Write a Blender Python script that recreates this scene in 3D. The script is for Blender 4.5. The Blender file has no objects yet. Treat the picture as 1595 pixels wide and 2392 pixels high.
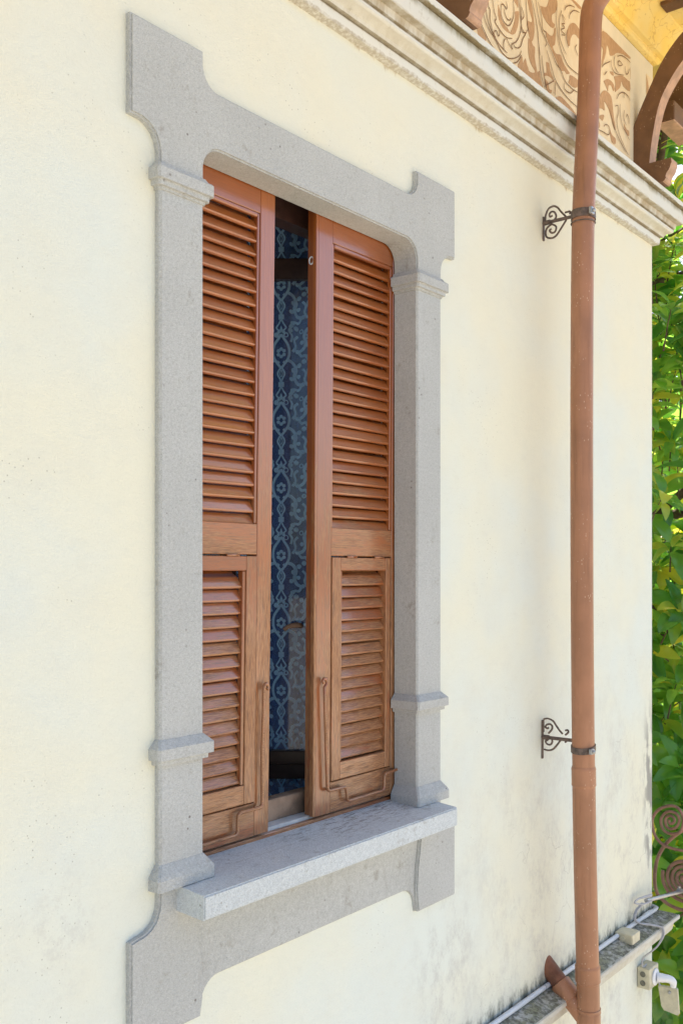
import bpy, bmesh, math, random
from mathutils import Vector, Matrix, noise
from mathutils.geometry import tessellate_polygon
random.seed(7)
scn = bpy.context.scene
COL = scn.collection
R = math.radians

# ---------------------------------------------------------------- camera, sky, sun, exposure
cam_d = bpy.data.cameras.new('camera')
cam = bpy.data.objects.new('camera', cam_d)
COL.objects.link(cam)
cam.location = (0.0, -1.9, 0.0)
cam.rotation_euler = (R(90), 0, -math.atan2(0.7805, 0.6252))
cam_d.sensor_fit = 'VERTICAL'
cam_d.sensor_height = 36.0
cam_d.sensor_width = 24.0
cam_d.lens = 36.0 * 2300.0 / 2392.0
cam_d.shift_y = 134.0 / 2392.0
cam_d.clip_start = 0.05
cam_d.clip_end = 500.0
scn.camera = cam

SUN_EL, SUN_AZ = R(54), math.atan2(0.97, 0.22)     # azimuth measured from +Y towards +X
world = bpy.data.worlds.new('World')
scn.world = world
world.use_nodes = True
wn = world.node_tree
wn.nodes.clear()
sky = wn.nodes.new('ShaderNodeTexSky')
sky.sky_type = 'NISHITA'
sky.sun_disc = False
sky.sun_elevation = SUN_EL
sky.sun_rotation = SUN_AZ
sky.air_density = 1.0
sky.dust_density = 2.2
sky.ozone_density = 0.6
bg = wn.nodes.new('ShaderNodeBackground')
bg.inputs['Strength'].default_value = 0.13
wo = wn.nodes.new('ShaderNodeOutputWorld')
wn.links.new(sky.outputs[0], bg.inputs[0])
wn.links.new(bg.outputs[0], wo.inputs[0])

sun_d = bpy.data.lights.new('sun', 'SUN')
sun_d.energy = 5.0
sun_d.angle = R(0.5)
sun_d.color = (1.0, 0.93, 0.82)
sun = bpy.data.objects.new('sun', sun_d)
COL.objects.link(sun)
to_sun = Vector((math.sin(SUN_AZ) * math.cos(SUN_EL), math.cos(SUN_AZ) * math.cos(SUN_EL), math.sin(SUN_EL)))
sun.rotation_euler = to_sun.to_track_quat('Z', 'Y').to_euler()
sun.location = (8, 4, 12)

scn.view_settings.view_transform = 'Standard'
scn.view_settings.look = 'None'
scn.view_settings.exposure = 1.15
scn.view_settings.gamma = 1.0
scn.view_settings.use_curve_mapping = False
scn.render.engine = 'CYCLES'
scn.cycles.max_bounces = 8
scn.cycles.diffuse_bounces = 5
scn.cycles.transparent_max_bounces = 12

# ---------------------------------------------------------------- node helpers
def tess(pts):
    return [t for t in tessellate_polygon([[Vector((p[0], p[1], 0)) for p in pts]]) if len(set(t)) == 3]

class G:
    """tiny wrapper for building a material node graph"""
    def __init__(s, name):
        s.m = bpy.data.materials.new(name)
        s.m.use_nodes = True
        s.t = s.m.node_tree
        s.t.nodes.clear()
        s.out = s.t.nodes.new('ShaderNodeOutputMaterial')
        s._geo = None
    def n(s, typ, ins=None, **kw):
        nd = s.t.nodes.new(typ)
        for k, v in kw.items():
            setattr(nd, k, v)
        if ins:
            for k, v in ins.items():
                s.put(nd.inputs[k], v)
        return nd
    def put(s, sock, v):
        if isinstance(v, bpy.types.NodeSocket):
            s.t.links.new(v, sock)
        else:
            if sock.type == 'RGBA' and isinstance(v, (tuple, list)) and len(v) == 3:
                v = (*v, 1.0)
            sock.default_value = v
    def pos(s):
        if s._geo is None:
            s._geo = s.n('ShaderNodeNewGeometry')
        return s._geo.outputs['Position']
    def obj(s):
        return s.n('ShaderNodeTexCoord').outputs['Object']
    def xyz(s, v):
        return s.n('ShaderNodeSeparateXYZ', {0: v}).outputs
    def vmul(s, v, sc):
        return s.n('ShaderNodeVectorMath', {0: v, 1: sc}, operation='MULTIPLY').outputs[0]
    def vadd(s, v, sc):
        return s.n('ShaderNodeVectorMath', {0: v, 1: sc}, operation='ADD').outputs[0]
    def noise(s, v, scale, detail=3.0, rough=0.55, dist=0.0):
        return s.n('ShaderNodeTexNoise', {'Vector': v, 'Scale': scale, 'Detail': detail, 'Roughness': rough, 'Distortion': dist}).outputs[0]
    def voro(s, v, scale, feat='F1', rnd=1.0):
        nd = s.n('ShaderNodeTexVoronoi', {'Vector': v, 'Scale': scale, 'Randomness': rnd}, feature=feat)
        return nd.outputs['Distance']
    def math(s, op, a, b=0.0, clamp=False):
        nd = s.n('ShaderNodeMath', {0: a, 1: b}, operation=op)
        nd.use_clamp = clamp
        return nd.outputs[0]
    def ramp(s, v, lo, hi, a=0.0, b=1.0):
        return s.n('ShaderNodeMapRange', {'Value': v, 'From Min': lo, 'From Max': hi, 'To Min': a, 'To Max': b}, interpolation_type='SMOOTHSTEP').outputs[0]
    def mix(s, f, a, b):
        nd = s.n('ShaderNodeMix', data_type='RGBA')
        s.put(nd.inputs[0], f); s.put(nd.inputs[6], a); s.put(nd.inputs[7], b)
        return nd.outputs[2]
    def bump(s, h, strength=0.3, dist=0.002, prev=None):
        ins = {'Height': h, 'Strength': strength, 'Distance': dist}
        nd = s.n('ShaderNodeBump', ins)
        if prev is not None:
            s.t.links.new(prev, nd.inputs['Normal'])
        return nd.outputs[0]
    def bsdf(s, color, rough=0.8, normal=None, spec=0.5, metallic=0.0, **kw):
        p = s.n('ShaderNodeBsdfPrincipled', {'Base Color': color, 'Roughness': rough, 'Metallic': metallic, 'Specular IOR Level': spec})
        if normal is not None:
            s.t.links.new(normal, p.inputs['Normal'])
        for k, v in kw.items():
            s.put(p.inputs[k], v)
        s.t.links.new(p.outputs[0], s.out.inputs[0])
        return p

def mat_plaster():
    g = G('cream_plaster'); p = g.pos(); x, y, z = g.xyz(p)
    big = g.noise(p, 0.9, 4, 0.6); mid = g.noise(p, 5.0, 4, 0.6)
    c = g.mix(g.ramp(big, .35, .65), (.705, .765, .73), (.775, .775, .645))
    c = g.mix(g.ramp(mid, .4, .75, 0, .28), c, (.69, .70, .62))
    gr = g.noise(p, 150, 4, .7); c = g.mix(g.ramp(gr, .50, .78, 0, .22), c, (.52, .51, .42))
    tr = g.noise(g.vmul(p, (1, 1, 2.2)), 13, 5, .7); c = g.mix(g.ramp(tr, .52, .75, 0, .16), c, (.60, .60, .54))
    # the wall colour turns yellower upward, up to the cornice
    up = g.math('ADD', z, g.math('MULTIPLY', g.math('SUBTRACT', big, .5), 1.6))
    c = g.mix(g.ramp(up, .2, 1.9, 0, .6), c, (.80, .745, .575))
    # damp grey weathering low down on the right
    m = g.math('MULTIPLY', g.ramp(g.math('ADD', z, g.math('MULTIPLY', mid, -.9)), -.55, -1.9), g.ramp(g.math('ADD', x, g.math('MULTIPLY', big, .8)), 2.9, 4.2))
    c = g.mix(g.math('MULTIPLY', m, g.math('MULTIPLY', g.ramp(g.noise(g.vmul(p, (1, 1, .7)), 5.5, 8, .78), .44, .64, .05, .5), g.ramp(g.noise(g.vmul(p, (1.6, 1, .8)), 30, 6, .75), .36, .6, .35, 1))), c, (.45, .445, .43))
    # soft grey run below the right bracket of the window
    d = g.n('ShaderNodeVectorMath', {0: g.vmul(g.vadd(p, (-3.0, 0, 1.45)), (3.2, 0, 1.9))}, operation='LENGTH').outputs['Value']
    c = g.mix(g.math('MULTIPLY', g.ramp(d, 1.0, .15), g.ramp(g.noise(g.vmul(p, (1, 1, .7)), 12, 8, .78), .44, .64, 0, .5)), c, (.45, .455, .45))
    d2 = g.n('ShaderNodeVectorMath', {0: g.vmul(g.vadd(p, (-1.36, 0, .83)), (6, 0, 4.0))}, operation='LENGTH').outputs['Value']
    c = g.mix(g.math('MULTIPLY', g.ramp(d2, 1.0, .1), g.ramp(g.noise(p, 26, 7, .78), .47, .62, 0, .32)), c, (.52, .52, .50))
    # bare cement patches along the corner
    pm = g.math('MULTIPLY', g.ramp(x, 4.80, 4.90), g.math('MULTIPLY', g.ramp(z, -1.62, -1.40), g.ramp(z, -.60, -.95)))
    c = g.mix(g.math('MULTIPLY', pm, g.ramp(g.noise(g.vmul(p, (2, 1, .8)), 4.2, 5, .6), .47, .53, 0, .9)), c, (.30, .30, .285))
    # mould where the ledge meets the wall, dirt fringe under the cornice
    f = g.noise(g.vmul(p, (1, 1, .45)), 26, 5, .7)
    c = g.mix(g.math('MULTIPLY', g.math('MULTIPLY', g.ramp(z, -1.80, -1.76), g.ramp(g.math('ADD', z, g.math('MULTIPLY', f, -.20)), -1.77, -1.86)), g.ramp(f, .35, .6, .25, .9)), c, (.10, .11, .09))
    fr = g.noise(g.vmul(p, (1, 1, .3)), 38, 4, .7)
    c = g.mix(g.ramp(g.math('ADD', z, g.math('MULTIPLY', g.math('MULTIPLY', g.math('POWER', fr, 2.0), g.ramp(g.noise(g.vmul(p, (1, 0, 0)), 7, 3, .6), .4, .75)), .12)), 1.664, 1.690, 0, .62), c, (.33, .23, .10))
    # flecks and pits
    pit = g.math('MULTIPLY', g.ramp(g.voro(p, 62), .16, .06), g.ramp(g.noise(p, 2.6, 3, .6), .52, .66, 0, .55))
    c = g.mix(pit, c, (.25, .24, .20))
    ck = g.voro(g.vadd(p, g.vmul(g.n('ShaderNodeTexNoise', {'Vector': p, 'Scale': 5.0, 'Detail': 4.0}).outputs[1], (.35, .35, .35))), 2.6, 'DISTANCE_TO_EDGE')
    c = g.mix(g.math('MULTIPLY', g.ramp(ck, .008, .001, 0, .35), g.math('MULTIPLY', m, g.ramp(g.noise(p, 1.7, 3, .6), .48, .6))), c, (.24, .24, .22))
    b = g.bump(g.noise(p, 190, 4, .65), .55, .003)
    b = g.bump(g.noise(p, 34, 4, .6), .40, .005, b)
    b = g.bump(g.noise(p, 4.5, 2, .5), .35, .012, b)
    g.bsdf(c, .92, b, .2)
    return g.m

def mat_stone(name='grey_stone', base=(.485, .505, .505), dirt=.5, lichen=0.0):
    g = G(name); p = g.pos(); x, y, z = g.xyz(p)
    big = g.noise(p, 2.6, 4, .6); fine = g.noise(p, 330, 2, .6); v = g.voro(p, 190)
    c = g.mix(g.ramp(big, .35, .68), base, tuple(q * 1.10 for q in base))
    c = g.mix(g.ramp(fine, .35, .65, 0, .5), c, tuple(q * .66 for q in base))
    sp = g.noise(p, 115, 3, .7); c = g.mix(g.ramp(sp, .50, .70, 0, .34), c, tuple(q * .55 for q in base)); c = g.mix(g.ramp(sp, .48, .30, 0, .28), c, tuple(min(.8, q * 1.35) for q in base))
    c = g.mix(g.math('MULTIPLY', g.ramp(v, .30, .12), .35), c, (.20, .20, .19))
    pits = g.math('MULTIPLY', g.ramp(g.voro(p, 34), .16, .07), g.ramp(g.noise(p, 7, 3, .6), .55, .64))
    c = g.mix(g.math('MULTIPLY', pits, dirt * 1.6, True), c, (.13, .11, .10))
    rn = g.noise(g.vmul(p, (1, 1, .22)), 20, 5, .7); c = g.mix(g.ramp(rn, .56, .74, 0, dirt * .55), c, (.27, .26, .24))
    blot = g.ramp(g.noise(p, 15, 6, .75), .57, .70, 0, dirt)
    c = g.mix(blot, c, (.25, .225, .19))
    if lichen:
        nz = g.xyz(g.n('ShaderNodeNewGeometry').outputs['Normal'])[2]
        l = g.math('MULTIPLY', g.ramp(nz, .6, .9), g.ramp(g.noise(g.vmul(p, (.7, 5, 1)), 26, 7, .8), .49, .58, 0, lichen))
        band = g.math('MULTIPLY', g.ramp(y, -.085, .05, .15, 1), g.ramp(g.noise(p, 4, 3, .6), .42, .6, .15, 1))
        c = g.mix(g.math('MULTIPLY', l, band), c, (.12, .10, .10))
    b = g.bump(v, .45, .0022)
    b = g.bump(sp, .28, .002, b)
    b = g.bump(g.noise(p, 22, 3, .5), .2, .004, b)
    g.bsdf(c, .88, b, .25)
    return g.m

def mat_cornice():
    g = G('pale_cornice_plaster'); p = g.pos(); x, y, z = g.xyz(p)
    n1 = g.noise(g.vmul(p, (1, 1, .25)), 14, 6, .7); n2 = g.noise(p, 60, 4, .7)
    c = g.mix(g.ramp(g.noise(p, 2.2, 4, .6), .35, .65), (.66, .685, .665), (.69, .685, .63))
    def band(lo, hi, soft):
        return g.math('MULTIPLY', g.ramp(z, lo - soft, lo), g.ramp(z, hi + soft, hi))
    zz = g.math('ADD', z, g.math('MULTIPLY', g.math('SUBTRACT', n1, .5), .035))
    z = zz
    c = g.mix(g.math('MULTIPLY', g.ramp(zz, 1.812, 1.848), g.math('MULTIPLY', g.ramp(zz, 1.857, 1.851), g.ramp(n1, .3, .6, .35, .95))), c, (.23, .19, .09))  # occlusion under the lip painted as a brown gradient, along with dirt
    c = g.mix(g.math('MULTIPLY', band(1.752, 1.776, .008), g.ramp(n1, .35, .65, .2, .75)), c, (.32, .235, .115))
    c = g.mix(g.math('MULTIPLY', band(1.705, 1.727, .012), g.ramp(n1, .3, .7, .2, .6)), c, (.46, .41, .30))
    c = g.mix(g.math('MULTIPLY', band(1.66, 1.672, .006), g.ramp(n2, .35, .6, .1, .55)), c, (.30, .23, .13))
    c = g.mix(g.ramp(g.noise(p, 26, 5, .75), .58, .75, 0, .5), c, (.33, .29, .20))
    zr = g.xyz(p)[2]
    for lo, hi, am in ((1.700, 1.7055, .8), (1.745, 1.7510, .75), (1.774, 1.7765, .42), (1.842, 1.8490, .75)):  # dirt lines that also paint in the crisp crevice shadows
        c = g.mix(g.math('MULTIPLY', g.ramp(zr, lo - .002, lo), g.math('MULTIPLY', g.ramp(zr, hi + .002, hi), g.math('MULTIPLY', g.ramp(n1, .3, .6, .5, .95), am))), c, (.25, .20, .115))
    b = g.bump(g.noise(p, 170, 4, .6), .3, .002)
    b = g.bump(g.noise(p, 18, 3, .6), .35, .006, b)
    g.bsdf(c, .9, b, .2)
    return g.m

def mat_ledge():
    g = G('mossy_ledge'); p = g.pos()
    nz = g.xyz(g.n('ShaderNodeNewGeometry').outputs['Normal'])[2]
    n1 = g.noise(g.vmul(p, (1, 1.8, 1)), 9, 6, .75); n2 = g.noise(p, 46, 5, .7)
    c = g.mix(g.ramp(n1, .35, .65), (.60, .61, .58), (.50, .485, .42))
    top = g.mix(g.ramp(n1, .40, .60), (.27, .275, .19), (.45, .45, .42))
    top = g.mix(g.ramp(n2, .42, .62, 0, .8), top, (.10, .10, .08))
    top = g.mix(g.ramp(g.noise(p, 21, 5, .7), .58, .68, 0, .9), top, (.55, .56, .55))
    c = g.mix(g.ramp(nz, .5, .8), c, top)
    b = g.bump(n2, .5, .004)
    g.bsdf(c, .92, b, .2)
    return g.m

def mat_wood(name, vertical):
    """gloss-painted brown timber, paint worn through in grainy streaks, more so low down"""
    g = G(name); o = g.obj(); rnd = g.n('ShaderNodeObjectInfo').outputs['Random']
    off = g.n('ShaderNodeCombineXYZ', {0: g.math('MULTIPLY', rnd, 7.3), 1: g.math('MULTIPLY', rnd, 3.1), 2: g.math('MULTIPLY', rnd, 11.7)}).outputs[0]
    q = g.vadd(o, off)
    st = g.vmul(q, (52, 52, 2.0) if vertical else (2.0, 52, 52))
    grain = g.noise(st, 4.0, 5, .65, .4)
    fine = g.noise(st, 14.0, 3, .6)
    wpos = g.pos(); z = g.xyz(wpos)[2]
    wear = g.noise(g.vmul(q, (9, 9, 3) if vertical else (3, 9, 9)), 1.3, 4, .7)
    low = g.ramp(z, 1.0, -.5, -.20, .11)
    wv = g.math('ADD', g.math('ADD', g.math('MULTIPLY', wear, .65), g.math('MULTIPLY', grain, .35)), low)
    wv = g.math('ADD', wv, g.math('MULTIPLY', g.math('SUBTRACT', rnd, .5), .07))
    worn = g.ramp(wv, .49, .60, 0, 1)
    c = g.mix(rnd, (.32, .086, .018), (.40, .122, .026))
    c = g.mix(g.ramp(grain, .35, .7, 0, .45), c, (.22, .058, .014))
    wood = g.mix(g.ramp(fine, .35, .65), (.48, .25, .112), (.20, .082, .032))
    c = g.mix(g.math('MULTIPLY', worn, .8), c, wood)
    dk = g.math('MULTIPLY', g.ramp(g.noise(g.vmul(st, (1, 1, 1)), 9.0, 4, .7), .52, .63), g.ramp(low, -.14, .10, .15, .9))
    c = g.mix(dk, c, (.13, .062, .03))
    ch = g.math('MULTIPLY', g.ramp(g.noise(st, 7, 4, .75), .64, .74), g.ramp(low, -.1, .1, .2, .9))
    c = g.mix(ch, c, (.07, .04, .03))
    rough = g.math('ADD', g.ramp(wv, .44, .66, .26, .58), g.math('MULTIPLY', fine, .08))
    b = g.bump(grain, .4, .002)
    b = g.bump(fine, .22, .0007, b)
    g.bsdf(c, rough, b, .5, **{'Coat Weight': g.ramp(wv, .70, .48, .25, 1.0), 'Coat Roughness': .16, 'Coat IOR': 1.68})
    return g.m

def mat_simple(name, col, rough=.6, var=.15, scale=12, spec=.5, metallic=0.0, bump=.15, bscale=120, speck=None, streak=0.0):
    g = G(name); p = g.obj()
    n1 = g.noise(p, scale, 4, .6)
    c = g.mix(g.ramp(n1, .3, .7), tuple(q * (1 - var) for q in col), tuple(min(1, q * (1 + var)) for q in col))
    if streak:
        s1 = g.noise(g.vmul(p, (1, 1, .05)), 34, 5, .7)
        c = g.mix(g.ramp(s1, .50, .72, 0, streak), c, tuple(q * .55 for q in col))
        c = g.mix(g.ramp(g.noise(g.vmul(p, (1, 1, .3)), 6, 5, .7), .50, .70, 0, streak), c, tuple(min(1, q * 1.3 + .02) for q in col))
    if speck:
        sc, colr, amt = speck
        c = g.mix(g.math('MULTIPLY', g.ramp(g.voro(g.vmul(p, (1, 1, .55)), sc), .22, .12), g.ramp(g.noise(p, sc * .13, 3, .6), .50, .62, 0, amt)), c, colr)
    b = g.bump(g.noise(p, bscale, 3, .6), bump, .0015)
    g.bsdf(c, g.ramp(n1, .3, .7, rough - .06, rough + .08), b, spec, metallic)
    return g.m

def mat_soffit():
    g = G('yellow_eave_paint'); p = g.pos()
    c = g.mix(g.ramp(g.noise(p, 3.5, 4, .6), .35, .65), (.90, .66, .19), (.88, .70, .29))
    c = g.mix(g.ramp(g.noise(p, 30, 5, .75), .60, .72, 0, .75), c, (.42, .24, .06))
    ck = g.voro(g.vadd(p, g.vmul(g.n('ShaderNodeTexNoise', {'Vector': p, 'Scale': 9.0, 'Detail': 4.0}).outputs[1], (.2, .2, .2))), 6, 'DISTANCE_TO_EDGE')
    c = g.mix(g.ramp(ck, .016, .004, 0, .35), c, (.40, .18, .04))
    g.bsdf(c, .85, g.bump(g.noise(p, 90, 4, .6), .3, .003), .2)
    return g.m

def mat_frieze(name, a, b_, sc=60):
    g = G(name); p = g.pos()
    st = g.vmul(p, (3.0, 1, .7))
    c = g.mix(g.ramp(g.noise(st, sc, 4, .65), .3, .7), a, b_)
    c = g.mix(g.ramp(g.noise(p, 5, 4, .6), .45, .75, 0, .3), c, tuple(q * .75 for q in a))
    g.bsdf(c, .9, g.bump(g.noise(p, 140, 3, .6), .25, .0015), .15)
    return g.m

def mat_leaf(name, green, trans, gloss=.22):
    g = G(name); o = g.obj(); rnd = g.n('ShaderNodeObjectInfo').outputs['Random']
    x, y, z = g.xyz(o)
    at = g.n('ShaderNodeAttribute', attribute_name='tone').outputs['Fac']
    uvx = g.n('ShaderNodeAttribute', attribute_name='side').outputs['Fac']
    tone = g.math('FRACT', g.math('ADD', at, rnd))
    vein = g.ramp(g.math('ABSOLUTE', uvx), .09, .03)
    c = g.mix(tone, tuple(q * .75 for q in green), tuple(q * 1.4 for q in green))
    c = g.mix(g.math('MULTIPLY', vein, .6), c, (.20, .26, .06))
    t = g.mix(g.ramp(tone, .62, .95), trans, (trans[0] * 3.0, trans[1] * 1.35, trans[2]))
    pr = g.n('ShaderNodeBsdfPrincipled', {'Base Color': c, 'Roughness': gloss, 'Specular IOR Level': .85})
    tr = g.n('ShaderNodeBsdfTranslucent', {'Color': t})
    mx = g.n('ShaderNodeMixShader', {0: .55, 1: pr.outputs[0], 2: tr.outputs[0]})
    g.t.links.new(mx.outputs[0], g.out.inputs[0])
    return g.m

def mat_glass():
    g = G('window_glass')
    fr = g.n('ShaderNodeFresnel', {'IOR': 1.5})
    tr = g.n('ShaderNodeBsdfTransparent', {'Color': (.93, .97, 1.0)})
    gl = g.n('ShaderNodeBsdfGlossy', {'Color': (1, 1, 1), 'Roughness': .03})
    f = g.math('MULTIPLY', fr.outputs[0], .4, True)
    mx = g.n('ShaderNodeMixShader', {0: f, 1: tr.outputs[0], 2: gl.outputs[0]})
    g.t.links.new(mx.outputs[0], g.out.inputs[0])
    return g.m

def mat_net():
    g = G('lace_net'); o = g.obj()
    w = g.voro(o, 420)
    c = g.mix(g.ramp(w, .2, .5), (.15, .32, .80), (.035, .09, .27))  # blue of the sky's reflection mixed into the net colour
    pr = g.n('ShaderNodeBsdfPrincipled', {'Base Color': c, 'Roughness': .9})
    tr = g.n('ShaderNodeBsdfTransparent')
    mx = g.n('ShaderNodeMixShader', {0: .25, 1: pr.outputs[0], 2: tr.outputs[0]})
    g.t.links.new(mx.outputs[0], g.out.inputs[0])
    return g.m

M = {}
M['plaster'] = mat_plaster()
M['stone'] = mat_stone()
M['sill'] = mat_stone('grey_sill_stone', (.58, .635, .67), .45, .8)
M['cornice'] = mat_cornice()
M['ledge'] = mat_ledge()
M['wood_v'] = mat_wood('painted_wood_upright', True)
M['wood_h'] = mat_wood('painted_wood_level', False)
M['pipe'] = mat_simple('brown_painted_pipe', (.365, .175, .098), .38, .12, 5, .4, speck=(95, (.62, .44, .33), .8), streak=.5)
M['pipe_old'] = mat_simple('rusty_old_pipe', (.20, .085, .05), .6, .35, 18, .3)
M['iron'] = mat_simple('weathered_wrought_iron', (.13, .095, .08), .55, .35, 60, .4)
M['rail_iron'] = mat_simple('brown_painted_iron', (.28, .155, .115), .5, .2, 25, .4, speck=(140, (.6, .5, .45), .5))
M['steel'] = mat_simple('galvanised_steel', (.42, .43, .45), .35, .15, 30, .5, .85)
M['timber'] = mat_simple('brown_eave_timber', (.15, .078, .042), .55, .2, 9, .4, speck=(85, (.5, .36, .24), .7))
M['timber_pale'] = mat_simple('pale_eave_timber', (.46, .29, .20), .6, .2, 22, .3)  # paler copy of the timber, brightness of outward faces painted in
M['soffit'] = mat_soffit()
M['cream'] = mat_frieze('frieze_cream', (.80, .66, .45), (.84, .72, .52), 30)
M['brown'] = mat_frieze('frieze_brown', (.46, .285, .16), (.59, .39, .235), 60)
M['line'] = mat_simple('frieze_line', (.22, .13, .075), .9, .2, 40)
M['border'] = mat_frieze('frieze_border', (.79, .74, .60), (.83, .76, .62), 8)
M['dark_wood'] = mat_simple('dark_window_wood', (.045, .022, .018), .35, .3, 30, .5)
M['old_wood'] = mat_simple('bare_weathered_wood', (.30, .21, .15), .75, .35, 14, .3)
M['marble'] = mat_simple('pale_threshold', (.55, .58, .60), .6, .1, 30, .3)
M['glass'] = mat_glass()
M['net'] = mat_net()
M['lace'] = mat_simple('lace_thread', (.50, .74, 1.0), .9, .12, 200, .1)  # thread colour carries the blue of sky reflected in the pane
M['room'] = mat_simple('pale_room_plaster', (.74, .80, .86), .9, .1, 3, .2)  # bluish white so the walls bounce more cool light onto the curtain
M['conduit'] = mat_simple('pale_grey_plastic', (.62, .66, .72), .4, .06, 20, .4)
M['box'] = mat_simple('aged_beige_plastic', (.56, .53, .40), .5, .12, 25, .4, speck=(160, (.25, .22, .15), .6))
M['white'] = mat_simple('white_plastic', (.74, .77, .82), .35, .04, 20, .5)
M['cable'] = mat_simple('grey_cable_sheath', (.42, .43, .47), .5, .1, 30, .4)
M['rubber'] = mat_simple('dark_grommet', (.16, .16, .13), .7, .2, 60, .3)
M['leaf'] = mat_leaf('magnolia_leaf', (.075, .23, .055), (.44, .80, .11))
M['leaf_dark'] = mat_leaf('magnolia_leaf_old', (.055, .18, .055), (.22, .52, .09), .24)
M['dry_leaf'] = mat_simple('dry_leaf', (.42, .20, .04), .6, .25, 40)
M['bark'] = mat_simple('grey_brown_bark', (.12, .085, .06), .9, .35, 18, .2, bump=.6, bscale=30)
M['ground'] = mat_simple('pale_gravel', (.46, .40, .31), .95, .2, 3, .2, bump=.6, bscale=60)
M['roof'] = mat_simple('terracotta', (.36, .15, .08), .85, .25, 8, .2)

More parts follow.
